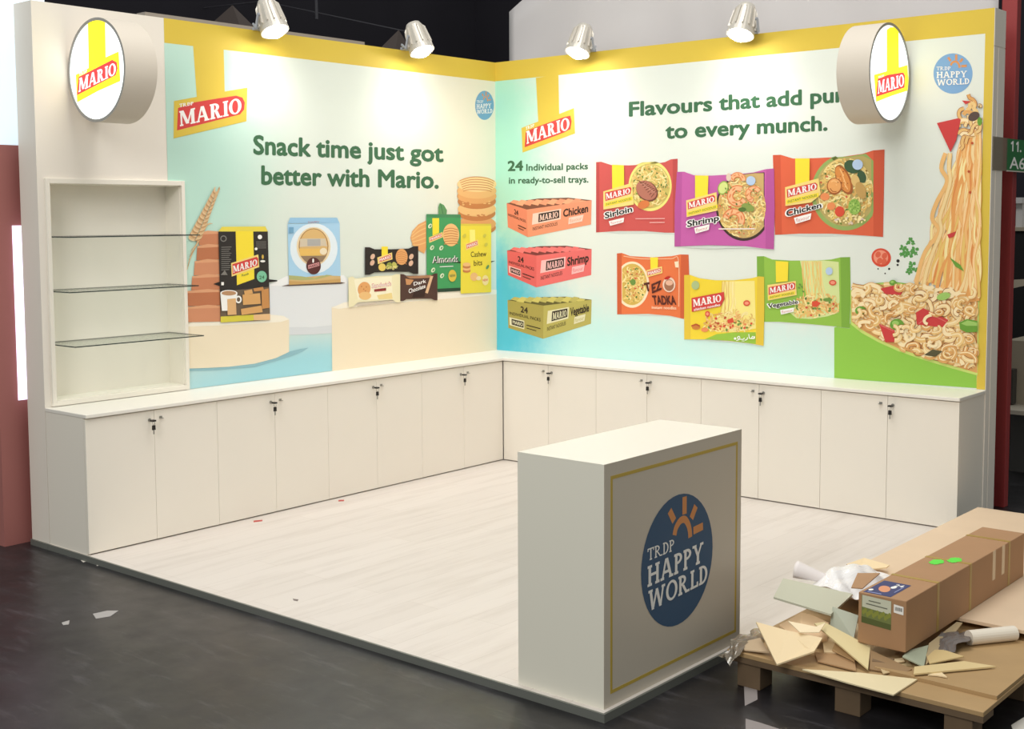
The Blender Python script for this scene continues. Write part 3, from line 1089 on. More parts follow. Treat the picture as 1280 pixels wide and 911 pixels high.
# sirloin
a = AR(0.0002).crop(735, 185, 7.925)
a.poly([(120, 830), (300, 850), (600, 845), (860, 858), (860, 850), (600, 826), (300, 828)], PS)
a.poly([(80, 140), (130, 136), (230, 168), (400, 172), (640, 160), (760, 140), (820, 112), (888, 106), (882, 480), (872, 840), (760, 838), (560, 822), (300, 822), (80, 836)], ink('pack_red', (214, 84, 80)))
a.poly([(80, 140), (112, 138), (112, 834), (80, 836)], ink('pack_red_crimp', (198, 72, 70)))
a.poly([(838, 110), (888, 106), (882, 480), (872, 840), (842, 838)], ink('pack_red_crimp', (198, 72, 70)))
RIMY = ink('bowl_rim_yellow', (240, 226, 120))
pts = [(615 + 214 * math.cos(math.radians(d)), 375 + 250 * math.sin(math.radians(d))) for d in range(-75, 256, 9)]
a.poly(pts + [(470, 168), (640, 160), (710, 148)], RIMY)
a.ell(615, 375, 196, 222, ink('broth', (206, 186, 92)))
a.noodles(615, 375, 186, 205, 170, 90, 11, NOOD)
specks(a, 615, 375, 180, 195, 60, 8, VEG[:2])
a.ell(585, 425, 118, 92, ink('steak_edge', (120, 66, 50)), rot=40)
a.ell(578, 418, 112, 84, ink('steak', (186, 112, 92)), rot=40)
for k in range(8):
    a.stroke([(500 + 18 * k, 320 + 24 * k), (535 + 20 * k, 345 + 12 * k), (560 + 20 * k, 330 + 14 * k)], 8, MATS['ink_steak_edge'], up=False)
for k in range(5):
    a.stroke([(520 + 26 * k, 360 + 20 * k), (548 + 26 * k, 352 + 20 * k), (566 + 24 * k, 376 + 18 * k)], 5, ink('steak_light', (214, 150, 128)), up=False)
a.ell(550, 560, 60, 40, ink('sauce', (222, 120, 60)), rot=-20)
pack_logo(a, [(238, 165), (356, 170), (358, 400), (240, 420)], [(152, 430), (435, 345), (455, 560), (152, 610)],
          [(168, 440), (420, 385), (432, 405), (420, 455), (172, 525)], ((180, 510), (416, 448), (416, 396), (176, 452)),
          [(165, 580), (440, 515), (440, 478), (165, 545)])
name_tag(a, 'Sirloin', (168, 700), (440, 630), (434, 572), (164, 640), BLK, [(220, 770), (352, 735), (358, 688), (206, 725)])
a.stroke([(470, 700), (760, 698)], 8, ink('pale_rose', (238, 180, 176)), smooth=False)
a.stroke([(610, 738), (760, 736)], 8, MATS['ink_pale_rose'], smooth=False)
a.build('printed_noodle_pack', gr, 'picture of a red sirloin noodle pack')
# chicken
a = AR(0.0002).crop(960, 180, 7.593)
a.poly([(70, 862), (400, 880), (800, 872), (1100, 885), (1095, 878), (800, 856), (400, 852)], PS)
a.poly([(46, 104), (120, 102), (240, 138), (430, 134), (700, 122), (900, 92), (1000, 60), (1106, 52), (1100, 470), (1092, 882), (900, 868), (600, 850), (300, 850), (66, 862)], ink('pack_vermilion', (232, 98, 62)))
a.poly([(46, 104), (118, 102), (132, 856), (66, 862)], ink('pack_vermilion_crimp', (218, 86, 54)))
a.poly([(1000, 60), (1106, 52), (1100, 470), (1092, 882), (1000, 874)], ink('pack_vermilion_crimp', (218, 86, 54)))
GR = ink('bowl_rim_green', (150, 176, 92))
pts = [(735 + 325 * math.cos(math.radians(d)), 460 + 360 * math.sin(math.radians(d))) for d in range(38, 262, 8)]
a.poly(pts + [(600, 128), (780, 116), (930, 92), (1000, 160), (1000, 640)], GR)
pts = [(735 + 290 * math.cos(math.radians(d)), 455 + 325 * math.sin(math.radians(d))) for d in range(32, 262, 8)]
a.poly(pts + [(620, 140), (900, 112), (980, 150), (980, 630)], ink('broth2', (190, 168, 96)))
a.noodles(735, 450, 258, 310, 220, 120, 13, NOOD)
specks(a, 720, 460, 240, 300, 40, 12, VEG)
a.ell(800, 215, 80, 62, ink('spinach', (62, 92, 60)), rot=20); a.ell(890, 310, 40, 60, MATS['ink_spinach'], rot=-20)
a.ell(720, 340, 66, 150, ink('chicken_dark', (170, 92, 40)), rot=-24); a.ell(712, 335, 54, 132, ink('chicken_glaze', (226, 140, 62)), rot=-24)
a.ell(630, 400, 72, 80, MATS['ink_chicken_dark']); a.ell(630, 396, 62, 68, ink('chicken_light', (238, 164, 90)))
for (x, y, l) in ((700, 260, 70), (725, 330, 90), (745, 400, 60)):
    a.stroke([(x - 18, y - l * .4), (x - 6, y), (x + 12, y + l * .5)], 10, ink('chicken_shine', (248, 190, 120)), up=False)
a.stroke([(600, 360), (625, 348), (655, 362)], 10, MATS['ink_chicken_shine']); a.stroke([(590, 420), (612, 448), (650, 452)], 8, MATS['ink_chicken_dark'])
specks(a, 700, 340, 60, 120, 16, 6, [ink('char', (150, 78, 36)), MATS['ink_chicken_shine']])
a.ell(830, 350, 40, 62, ink('potato', (226, 186, 110)), rot=-15); a.ell(880, 440, 46, 84, ink('potato_dark', (200, 156, 84)), rot=-20)
a.ell(680, 640, 46, 50, ink('tomato', (228, 76, 50))); a.ell(600, 590, 40, 36, ink('carrot', (240, 140, 80)))
a.ell(540, 500, 44, 36, MATS['ink_carrot'])
a.ell(820, 595, 58, 76, ink('broccoli', (150, 190, 80)))
specks(a, 820, 595, 46, 62, 26, 10, [ink('broccoli_dark', (116, 164, 60)), ink('broccoli_lite', (180, 210, 110))])
specks(a, 780, 720, 140, 40, 30, 13, [ink('onion', (226, 200, 180)), NOOD[2]])
a.ell(850, 195, 50, 50, ink('pack_badge', (180, 204, 236)))
pack_logo(a, [(258, 136), (395, 136), (392, 390), (260, 400)], [(162, 410), (480, 325), (500, 480), (410, 555), (165, 588)],
          [(178, 430), (450, 365), (470, 385), (466, 430), (182, 510)], ((192, 498), (460, 428), (458, 372), (188, 436)),
          [(172, 572), (480, 500), (480, 462), (172, 530)])
name_tag(a, 'Chicken', (175, 690), (508, 602), (504, 552), (172, 626), BLK, [(262, 758), (402, 715), (412, 655), (246, 700)])
a.build('printed_noodle_pack', gr, 'picture of a vermilion chicken noodle pack')
# shrimp
a = AR(0.0032).crop(835, 200, 7.921)
a.poly([(70, 858), (400, 880), (800, 868), (1050, 890), (1050, 880), (800, 856), (400, 850)], PS)
a.poly([(88, 118), (160, 116), (255, 150), (430, 154), (700, 140), (850, 122), (960, 92), (1050, 84), (1056, 480), (1048, 884), (940, 876), (760, 852), (400, 842), (64, 856), (66, 480)], ink('pack_magenta', (204, 92, 172)))
a.poly([(88, 118), (140, 116), (126, 854), (64, 856), (66, 480)], ink('pack_magenta_crimp', (190, 82, 160)))
a.poly([(972, 90), (1050, 84), (1056, 480), (1048, 884), (965, 878)], ink('pack_magenta_crimp', (190, 82, 160)))
pts = [(750 + 275 * math.cos(math.radians(d)), 470 + 330 * math.sin(math.radians(d))) for d in range(42, 240, 8)]
a.poly(pts + [(575, 158), (700, 145), (870, 125), (955, 122), (955, 690)], ink('bowl_dark', (70, 52, 46)))
pts = [(750 + 255 * math.cos(math.radians(d)), 465 + 308 * math.sin(math.radians(d))) for d in range(36, 240, 8)]
a.poly(pts + [(590, 165), (860, 130), (948, 130), (948, 650)], ink('broth3', (206, 170, 104)))
a.noodles(730, 470, 232, 290, 200, 110, 12, NOOD + NOOR[:1])
a.ell(545, 275, 52, 70, ink('lime_rind', (150, 176, 70)), rot=20); a.ell(545, 275, 42, 58, ink('lime_flesh', (214, 224, 130)), rot=20)


def shrimp(a, cx, cy, r, a0, a1):
    pth = [(cx + r * math.cos(math.radians(a0 + (a1 - a0) * k / 9)), cy + r * math.sin(math.radians(a0 + (a1 - a0) * k / 9))) for k in range(10)]
    a.stroke(pth, r * .85, ink('shrimp_edge', (232, 128, 72)))
    a.stroke(pth, r * .55, ink('shrimp_body', (246, 184, 132)))
    for p in pth[1:-1:2]:
        a.ell(p[0], p[1], r * .10, r * .30, MATS['ink_shrimp_edge'], rot=random.uniform(0, 180), n=10, up=False)


shrimp(a, 690, 355, 76, 30, 300)
shrimp(a, 650, 590, 80, 190, 390)
shrimp(a, 850, 340, 60, 100, 330)
shrimp(a, 690, 205, 60, 180, 360)
a.ell(790, 470, 66, 40, ink('herb_mid', (136, 158, 72)), rot=20); a.ell(735, 490, 40, 22, VEG[1])
specks(a, 720, 480, 220, 280, 40, 9, VEG)
a.stroke([(500, 682), (860, 680)], 12, ink('print_pale', (240, 224, 214)), smooth=False)
a.ell(820, 205, 46, 46, MATS['ink_pack_badge'])
a.ell(600, 170, 24, 40, ink('onion', (226, 200, 180)))
pack_logo(a, [(268, 152), (400, 154), (392, 380), (268, 390)], [(180, 400), (480, 318), (490, 500), (184, 565)],
          [(194, 420), (450, 345), (466, 362), (466, 410), (198, 490)], ((206, 478), (458, 412), (456, 358), (204, 422)),
          [(190, 552), (490, 476), (490, 440), (190, 516)])
name_tag(a, 'Shrimp', (190, 665), (506, 600), (504, 540), (190, 602), BLK, [(272, 728), (404, 690), (412, 635), (260, 672)])
a.build('printed_noodle_pack', gr, 'picture of a magenta shrimp noodle pack')
# spicy masala pack (orange)
a = AR(0.0002).crop(765, 310, 6.564)
a.poly([(60, 545), (250, 556), (450, 560), (600, 585), (580, 572), (400, 548)], PS)
a.poly([(40, 44), (80, 40), (150, 66), (330, 76), (490, 66), (560, 52), (628, 54), (634, 230), (590, 582), (480, 556), (300, 540), (42, 544)], ink('pack_orange', (240, 116, 62)))
a.poly([(40, 44), (80, 42), (78, 543), (42, 544)], ink('pack_orange_crimp', (216, 92, 50)))
a.poly([(566, 54), (628, 54), (634, 230), (590, 582), (560, 574)], ink('pack_orange_crimp', (216, 92, 50)))
pts = [(165 + 140 * math.cos(math.radians(d)), 300 + 190 * math.sin(math.radians(d))) for d in range(-128, 129, 8)]
a.poly(pts, ink('bowl_cream', (250, 226, 190)))
pts = [(165 + 122 * math.cos(math.radians(d)), 298 + 170 * math.sin(math.radians(d))) for d in range(-132, 133, 8)]
a.poly(pts, ink('broth4', (220, 180, 80)))
a.noodles(182, 298, 98, 155, 120, 60, 9, NOOD, inside=lambda x, y: x > 84 and ((x - 165) / 118) ** 2 + ((y - 298) / 166) ** 2 < 1)
specks(a, 185, 298, 90, 150, 50, 7, VEG)
a.ell(172, 280, 22, 26, VEG[0])
a.stroke([(95, 66), (250, 88), (480, 88), (545, 100), (548, 480)], 7, ink('pale_orange2', (250, 190, 150)))
a.poly([(314, 76), (378, 76), (376, 165), (316, 172)], PYEL)
a.poly([(282, 182), (410, 150), (414, 205), (286, 240)], ink('logo_pale', (246, 214, 120)))
a.poly([(288, 192), (402, 162), (404, 196), (290, 228)], ink('logo_coral', (226, 110, 96)))
a.text('MARIO', (296, 222), (398, 194), (398, 170), (294, 198), WHT, 0.02)
MAR = ink('spicy_brown', (92, 38, 30))
a.text('T', (276, 360), (322, 350), (306, 278), (258, 288), MAR, 0.05)
a.text('EZ', (328, 374), (408, 340), (402, 262), (322, 296), MAR, 0.04)
a.ell(468, 300, 52, 62, ink('pan_rim', (240, 210, 190))); a.ell(468, 304, 40, 48, ink('pan', (166, 110, 80))); a.ell(470, 285, 30, 22, ink('pan_light', (234, 180, 150)))
a.ell(455, 245, 26, 12, ink('chilli_red', (200, 40, 30)), rot=-20)
a.text('TADKA', (340, 466), (528, 466), (516, 390), (326, 388), MAR, 0.04)
a.text('instant noodles', (326, 498), (528, 504), (528, 478), (326, 474), ink('pale_orange3', (252, 214, 180)), 0.02)
a.poly([(512, 112), (545, 108), (545, 160), (520, 158)], MATS['ink_bowl_cream'])
a.build('printed_noodle_pack', gr, 'picture of an orange spicy noodle pack')
# vegetable pack (green)
a = AR(0.0002).crop(940, 310, 8.677)
a.poly([(150, 806), (500, 826), (850, 850), (1060, 872), (1060, 862), (850, 836), (500, 806)], PS)
a.poly([(52, 90), (130, 88), (220, 124), (420, 136), (700, 134), (860, 124), (960, 100), (1064, 98), (1070, 480), (1060, 868), (900, 850), (600, 822), (300, 800), (140, 800), (60, 800)], ink('pack_leaf_green', (146, 194, 66)))
a.poly([(52, 90), (130, 88), (140, 800), (60, 800)], ink('pack_leaf_crimp', (124, 174, 56)))
a.poly([(958, 102), (1064, 98), (1070, 480), (1060, 868), (970, 858)], ink('pack_leaf_crimp', (124, 174, 56)))
a.poly([(520, 136), (780, 134), (940, 150), (950, 560), (940, 700), (820, 740), (640, 770), (480, 760), (410, 700), (480, 620), (600, 500)], ink('pack_glow_green', (214, 226, 150)))
for k in range(16):
    x = 545 + 14 * k
    a.stroke([(x, 142), (x + random.uniform(-14, 14) + 8, 270), (x + random.uniform(-14, 14) + 16, 400), (x + random.uniform(-30, 40) + 20, 540)], 9, random.choice(NOOD[:2] + NOOR[:1]), up=False)
a.noodles(700, 640, 250, 120, 170, 90, 13, NOOD + NOOR[:2], inside=lambda x, y: 440 < x < 955 and y > 470 + abs(x - 730) * .25 and y < 765 - (max(0, x - 640)) * .2)
specks(a, 700, 630, 220, 110, 30, 14, VEG)
a.poly([(650, 580), (700, 570), (748, 600), (700, 640), (650, 630)], MATS['ink_tomato'])
a.ell(820, 560, 50, 20, VEG[0]); a.ell(875, 375, 40, 30, MATS['ink_tomato']); a.ell(875, 375, 26, 18, ink('tomato_light', (246, 150, 120)))
for q in ((520, 395), (540, 420), (510, 430), (555, 470)):
    a.ell(*q, 14, 9, VEG[0], rot=30)
a.ell(836, 250, 38, 42, MATS['ink_pack_badge'])
pack_logo(a, [(256, 140), (395, 148), (388, 360), (260, 372)], [(168, 400), (475, 355), (485, 510), (172, 570)],
          [(182, 425), (452, 372), (470, 388), (466, 445), (180, 508)], ((192, 492), (458, 440), (456, 380), (192, 432)),
          [(180, 556), (465, 500), (465, 466), (180, 522)])
name_tag(a, 'Vegetable', (176, 652), (500, 602), (496, 560), (172, 606), BLK, [(315, 722), (452, 690), (455, 645), (306, 672)])
a.build('printed_noodle_pack', gr, 'picture of a leaf green vegetable noodle pack')
# yellow chicken-noodle pack
a = AR(0.0034).crop(765, 310, 6.564)
a.poly([(600, 752), (850, 766), (1050, 776), (1240, 806), (1240, 798), (1000, 764)], PS)
PY = ink('pack_sun', (244, 212, 44))
a.poly([(592, 222), (640, 220), (720, 248), (850, 264), (1000, 264), (1150, 246), (1200, 232), (1248, 236), (1250, 500), (1244, 802), (1130, 782), (950, 760), (780, 750), (592, 748)], PY)
a.poly([(592, 222), (640, 220), (646, 749), (592, 748)], ink('pack_sun_crimp', (230, 194, 50)))
a.poly([(1192, 234), (1248, 236), (1250, 500), (1244, 802), (1180, 790)], ink('pack_sun_crimp', (230, 194, 50)))
a.poly([(760, 748), (860, 706), (1000, 692), (1180, 690), (1180, 788), (950, 758)], ink('pack_grass', (150, 196, 60)))
a.poly([(905, 275), (1170, 268), (1180, 660), (1000, 690), (860, 690), (780, 640), (900, 520)], ink('pack_glow', (248, 230, 130)))
for k in range(12):
    x = 905 + 9 * k
    a.stroke([(x, 272), (x + random.uniform(-6, 10), 360), (x + random.uniform(-6, 20), 450), (x + random.uniform(-20, 30), 545)], 6, random.choice(NOOD), up=False)
a.noodles(960, 610, 220, 82, 150, 70, 9, NOOD + NOOR[:2], inside=lambda x, y: 745 < x < 1180 and 470 + abs(x - 990) * .28 < y < 692)
specks(a, 960, 620, 190, 60, 34, 11, [MATS['ink_tomato'], ink('chilli', (196, 80, 40)), VEG[0], MATS['ink_carrot']])
a.poly([(945, 590), (990, 570), (1000, 610), (950, 618)], MATS['ink_tomato'])
for (x, y) in ((1105, 452), (783, 540)):
    a.ell(x, y, 28 if x > 900 else 20, 24, MATS['ink_tomato']); a.ell(x, y, 17 if x > 900 else 11, 13, MATS['ink_tomato_light'])
a.ell(690, 650, 34, 20, ink('garnish', (214, 130, 50))); a.ell(760, 670, 30, 18, MATS['ink_carrot'])
a.ell(684, 305, 32, 36, ink('seal_sage', (170, 190, 130)))
a.poly([(652, 410), (918, 360), (922, 420), (890, 478), (654, 524)], RED)
a.serif('MARIO', (668, 482), (898, 438), (894, 380), (664, 422), WHT, s=0.24, t=0.12, b=0.1, e=0.07, gap=0.05)
a.text('chicken noodles', (672, 516), (888, 474), (888, 454), (672, 494), WHT, 0.02)
for (x0, y0, x1, y1) in ((650, 640, 690, 625), (690, 625, 720, 640)):
    a.stroke([(x0, y0), (x1, y1)], 12, MATS['ink_chilli'], smooth=False)
# name in Arabic script
a.stroke([(1170, 722), (1168, 740), (1150, 742), (1148, 730), (1156, 724), (1166, 734)], 7, WHT)
a.stroke([(1166, 740), (1136, 742), (1128, 738)], 7, WHT)
a.stroke([(1128, 742), (1122, 706)], 7, WHT, smooth=False)
a.stroke([(1112, 732), (1108, 748), (1090, 756)], 7, WHT)
a.stroke([(1086, 736), (1078, 748), (1050, 748)], 7, WHT)
a.ell(1082, 762, 4, 4, WHT); a.ell(1070, 762, 4, 4, WHT)
a.stroke([(1050, 748), (1036, 744), (1030, 732), (1040, 724), (1048, 732), (1044, 750), (1020, 758)], 7, WHT)
a.ell(1010, 742, 10, 10, WHT)
a.build('printed_noodle_pack', gr, 'picture of a yellow noodle pack with a green corner')

# --- right wall: big bowl and lifted noodles
a = AR(0.0002).crop(1040, 280, 4.34)
BG = ink('bowl_green', (142, 200, 66))
a.poly([(12, 560), (100, 540), (100, 360), (180, 325), (330, 312), (470, 330), (786, 400), (784, 815), (784, 890), (12, 836)], BG)
a.build('printed_bowl', gr, 'picture of a large green bowl')
a = AR(0.0008).crop(1040, 280, 4.34)
a.poly([(100, 360), (180, 328), (330, 318), (470, 335), (800, 380), (790, 822), (640, 780), (500, 738), (360, 690), (250, 640), (160, 590), (104, 545)], ink('rim_light', (202, 222, 110)))
edge = [(104, 530), (160, 575), (250, 628), (360, 678), (500, 726), (640, 766), (788, 812)]


def in_bowl(x, y):
    if x < 106 or x > 786 or y < 318 + abs(x - 330) * .06:
        return False
    for (x0, y0), (x1, y1) in zip(edge, edge[1:]):
        if x0 <= x <= x1:
            return y < y0 + (y1 - y0) * (x - x0) / (x1 - x0) - 8
    return False


BN = [ink('bowl_noodle%d' % i, c) for i, c in enumerate([(244, 212, 150), (234, 186, 112), (250, 226, 178), (226, 164, 92), (240, 200, 130)])]
BND = ink('bowl_gap', (170, 104, 54))
a.poly([(106, 362), (180, 334), (330, 325), (470, 340), (788, 385), (788, 808), (640, 764), (500, 722), (360, 674), (250, 624), (160, 572), (106, 528)], ink('bowl_noodle3', (226, 164, 92)))
specks(a, 450, 560, 300, 190, 1, 1, [BND])
random.seed(21)


def fat_noodles(n, ln, wd):
    k = 0
    while k < n:
        x, y = random.uniform(106, 786), random.uniform(325, 800)
        if not in_bowl(x, y):
            continue
        k += 1
        d = random.uniform(0, 6.28)
        turn = random.choice((-1, 1)) * random.uniform(.3, .9)
        pts = [(x, y)]
        for _ in range(6):
            d += turn + random.uniform(-.4, .4)
            x += ln / 6 * math.cos(d)
            y += ln / 6 * math.sin(d) * .8
            if not in_bowl(x, y):
                break
            pts.append((x, y))
        if len(pts) > 2:
            if random.random() < .75:
                a.stroke(pts, wd * 1.35, random.choice((BND, MATS['ink_bowl_noodle3'], MATS['ink_bowl_noodle1'])), up=False)
            a.stroke(pts, wd, random.choice(BN), up=False)
            a.stroke([(p[0] - 2, p[1] - 3) for p in pts], wd * .3, BN[2], up=False)


fat_noodles(330, 130, 21)
PEP = ink('pepper', (214, 60, 60)); PEPL = ink('pepper_light', (228, 110, 100)); PEA = ink('pea', (104, 160, 50)); PEAL = ink('pea_light', (156, 200, 96))
a.poly([(455, 480), (495, 456), (632, 520), (600, 560), (460, 545)], PEP); a.stroke([(470, 540), (540, 500), (620, 530)], 5, PEPL)
a.poly([(255, 540), (340, 575), (338, 640), (290, 640)], PEP); a.stroke([(262, 548), (335, 580)], 5, PEPL, smooth=False)
a.poly([(262, 350), (340, 332), (400, 345), (372, 385), (290, 380)], PEP)
for (x, y, r) in ((155, 470, 30), (352, 545, 38), (330, 318, 19)):
    a.ell(x, y, r, r * .8, PEA); a.ell(x - r * .2, y - r * .2, r * .5, r * .35, PEAL)
a.ell(605, 392, 38, 20, PEAL, rot=-15)
a.poly([(690, 535), (730, 515), (788, 525), (788, 585), (730, 588), (695, 570)], PEA); a.poly([(700, 540), (735, 522), (788, 535), (788, 552), (730, 552)], PEAL)
a.poly([(500, 710), (545, 680), (600, 690), (560, 720)], ink('olive_dark', (88, 82, 54)))
fat_noodles(36, 90, 16)
a.build('printed_noodles', gr, 'picture of noodles heaped in the bowl')
a = AR(0.0062).crop(1040, 110, 4.795)


def in_lift(x, y):
    # the hank hangs from the upper right and fans out towards the bowl
    t = (y - 80) / 1030.0
    return x < 898 and x > 790 - 330 * t ** 1.1 and 80 < y < 1200


a.poly([(800, 330), (898, 300), (890, 860), (884, 1275), (760, 1290), (640, 1230), (690, 1000), (700, 800), (745, 560)], ink('lift_back', (236, 164, 86)))
for k in range(46):
    t = k / 45
    x0 = 795 + 100 * t
    x1 = 500 + 372 * t ** .8 + random.uniform(-26, 26)
    pts = []
    for j in range(9):
        y = 260 + (112 + 14 * t) * j + random.uniform(-15, 15)
        u = j / 8
        x = x0 + (x1 - x0) * u ** 1.15 + random.uniform(-16, 16) + 12 * math.sin(j * 1.7 + k)
        pts.append((min(x, 886), y))
    wd = random.uniform(11, 19)
    a.stroke(pts, wd * 1.3, random.choice((MATS['ink_lift_back'], NOOR[1])), up=False)
    a.stroke(pts, wd, random.choice(NOOR + NOOD[1:3] + [BN[0]]), up=False)
for (dx, c) in ((0, NOOR[0]), (46, BN[0])):
    a.stroke([(680 + dx * .6, 390), (655 + dx, 480), (690 + dx * .4, 560), (630 + dx, 680), (600 + dx, 780), (640 + dx * .3, 860), (560 + dx, 980), (520 + dx, 1100), (505 + dx, 1200), (520 + dx, 1260)], 26, MATS['ink_bowl_noodle1'])
    a.stroke([(680 + dx * .6, 390), (655 + dx, 480), (690 + dx * .4, 560), (630 + dx, 680), (600 + dx, 780), (640 + dx * .3, 860), (560 + dx, 980), (520 + dx, 1100), (505 + dx, 1200), (520 + dx, 1260)], 17, c)
random.seed(31)
for k in range(22):
    x, y = random.uniform(790, 880), random.uniform(100, 300)
    d = random.uniform(0, 6.28)
    pts = [(x, y)]
    for _ in range(4):
        d += random.uniform(-.9, .9)
        x = min(888, max(760, x + 22 * math.cos(d)))
        y += 22 * math.sin(d)
        pts.append((x, y))
    a.stroke(pts, 24, random.choice((BND, MATS['ink_bowl_noodle1'])), up=False)
    a.stroke(pts, 17, random.choice(BN), up=False)
a.ell(850, 170, 36, 26, ink('dark_veg', (92, 72, 66)), rot=-30)
a.ell(885, 200, 14, 26, PEA)
a.poly([(628, 210), (760, 180), (772, 190), (745, 310), (710, 384)], PEP)
a.poly([(778, 74), (836, 80), (800, 98)], PEP)
a.poly([(690, 878), (745, 858), (730, 890), (700, 900)], PEP)
a.poly([(705, 1015), (770, 1060), (790, 1098), (740, 1070)], PEA)
for q in ((820, 500), (828, 625), (840, 330)):
    a.ell(*q, 8, 8, ink('chilli', (196, 80, 40)))
a.build('printed_noodles', gr, 'picture of noodles lifted above the bowl')
a = AR(0.0002).crop(1040, 280, 4.34)
TOM = ink('tomato', (228, 76, 50))
a.ell(267, 182, 54, 50, TOM, rot=25); a.ell(265, 180, 40, 38, ink('tomato_light', (246, 150, 120)), rot=25)
for (x, y) in ((250, 165), (285, 172), (258, 200), (282, 204)):
    a.ell(x, y, 14, 17, ink('tomato_seed', (232, 96, 66)), rot=25)
a.build('tomato_slice', gr, 'picture of a round tomato slice')
PAR = ink('parsley', (84, 156, 72))
random.seed(8)
for grp in (((425, 92, 24), (412, 104, 14), (440, 104, 14)), ((385, 130, 24), (405, 148, 20), (395, 165, 22), (376, 165, 14)), ((450, 138, 24), (438, 152, 18), (425, 165, 22), (455, 160, 14)), ((435, 215, 22), (428, 238, 20), (418, 258, 22), (452, 246, 18))):
    a = AR(0.0002).crop(1040, 280, 4.34)
    for (x, y, r) in grp:
        for k in range(5):
            t = k * 1.257 + random.random()
            a.ell(x + r * .5 * math.cos(t), y + r * .45 * math.sin(t), r * .42, r * .30, PAR, rot=math.degrees(t), n=10, up=False)
    a.build('parsley_sprig', gr)
for (x, y, r) in ((358, 200, 9), (356, 222, 6), (310, 243, 6), (288, 268, 4), (250, 243, 4)):
    a = AR(0.0002).crop(1040, 280, 4.34)
    a.ell(x, y, r, r, BLK)
    a.build('peppercorn', gr)

# ------------------------------------------------------------------ display niche and glass shelves
ni = thing('display_niche', (0.0, -3.387, 0.80), 'tall white display niche with raised frame let into the left wall', 'shelf unit')
fr = MB()
fr.box((-0.002, -3.847, 0.772), (0.02, NY0, 2.04)).box((-0.002, NY1, 0.772), (0.02, -2.927, 2.04))
fr.box((-0.002, NY0, NZ1), (0.02, NY1, 2.04)).box((-0.002, NY0, 0.772), (0.02, NY1, NZ0))
fr.build('frame', LAM, ni, bevel=0.0015)
lin_ = MB()
lin_.box((-0.15, NY0, NZ0), (-0.146, NY1, NZ1)).box((-0.146, NY0, NZ0), (0, NY0 + 0.004, NZ1)).box((-0.146, NY1 - 0.004, NZ0), (0, NY1, NZ1))
lin_.box((-0.146, NY0, NZ0), (0, NY1, NZ0 + 0.004)).box((-0.146, NY0, NZ1 - 0.004), (0, NY1, NZ1))
lin_.build('lining', LAM, ni)


def glass():
    m = bpy.data.materials.new('shelf_glass')
    m.use_nodes = True
    nt = m.node_tree
    nt.nodes.remove(nt.nodes['Principled BSDF'])
    out = nt.nodes['Material Output']
    tr = nt.nodes.new('ShaderNodeBsdfTransparent')
    tr.inputs[0].default_value = (0.95, 0.98, 0.96, 1)
    gl_ = nt.nodes.new('ShaderNodeBsdfGlossy')
    gl_.inputs['Roughness'].default_value = 0.02
    lw = nt.nodes.new('ShaderNodeLayerWeight')
    pw = nt.nodes.new('ShaderNodeMath'); pw.operation = 'POWER'
    pw.inputs[1].default_value = 5.0
    nt.links.new(lw.outputs['Facing'], pw.inputs[0])
    fr_ = nt.nodes.new('ShaderNodeMath'); fr_.operation = 'MULTIPLY_ADD'
    fr_.inputs[1].default_value = 0.55
    fr_.inputs[2].default_value = 0.03
    nt.links.new(pw.outputs[0], fr_.inputs[0])
    mx = nt.nodes.new('ShaderNodeMixShader')
    nt.links.new(fr_.outputs[0], mx.inputs[0])
    nt.links.new(tr.outputs[0], mx.inputs[1])
    nt.links.new(gl_.outputs[0], mx.inputs[2])
    nt.links.new(mx.outputs[0], out.inputs[0])
    return m


GEDGE = mat('glass_edge', (52, 60, 56), 0.15)
GLS = glass()
for z, xf, lb in ((1.719, 0.20, 'uppermost of the three glass shelves in the white wall niche'), (1.416, 0.175, 'middle one of the three glass shelves in the white wall niche'), (1.118, 0.213, 'lowest of the three glass shelves in the white wall niche')):
    sm = MB().box((-0.145, -3.815, z - 0.006), (xf, -2.957, z), GLS)
    sm.mi(GEDGE)
    sm.fm = [0, 0, 1, 1, 1, 1]
    o = sm.build('glass_shelf')
    single(o, (0, -3.386, z - 0.006))
    tag(o, lb, 'shelf', 'glass shelves in the niche')

# ------------------------------------------------------------------ cabinets, worktop
D = 0.4146
HC, TW = 0.7687, 0.0204
FX = D - 0.015          # door front plane
METAL = mat('chrome', (170, 168, 162), 0.3, 0.9)
KEYB = mat('key_black', (24, 20, 18), 0.4)


def lr(side, u, d, z):
    """run coordinates to world: u along the run, d out from the wall"""
    return (d, u, z) if side == 'L' else (u, -d, z)


def rbox(mb, side, u0, u1, d0, d1, z0, z1, m=None):
    p, q = lr(side, u0, d0, z0), lr(side, u1, d1, z1)
    return mb.box(tuple(min(a, b) for a, b in zip(p, q)), tuple(max(a, b) for a, b in zip(p, q)), m)


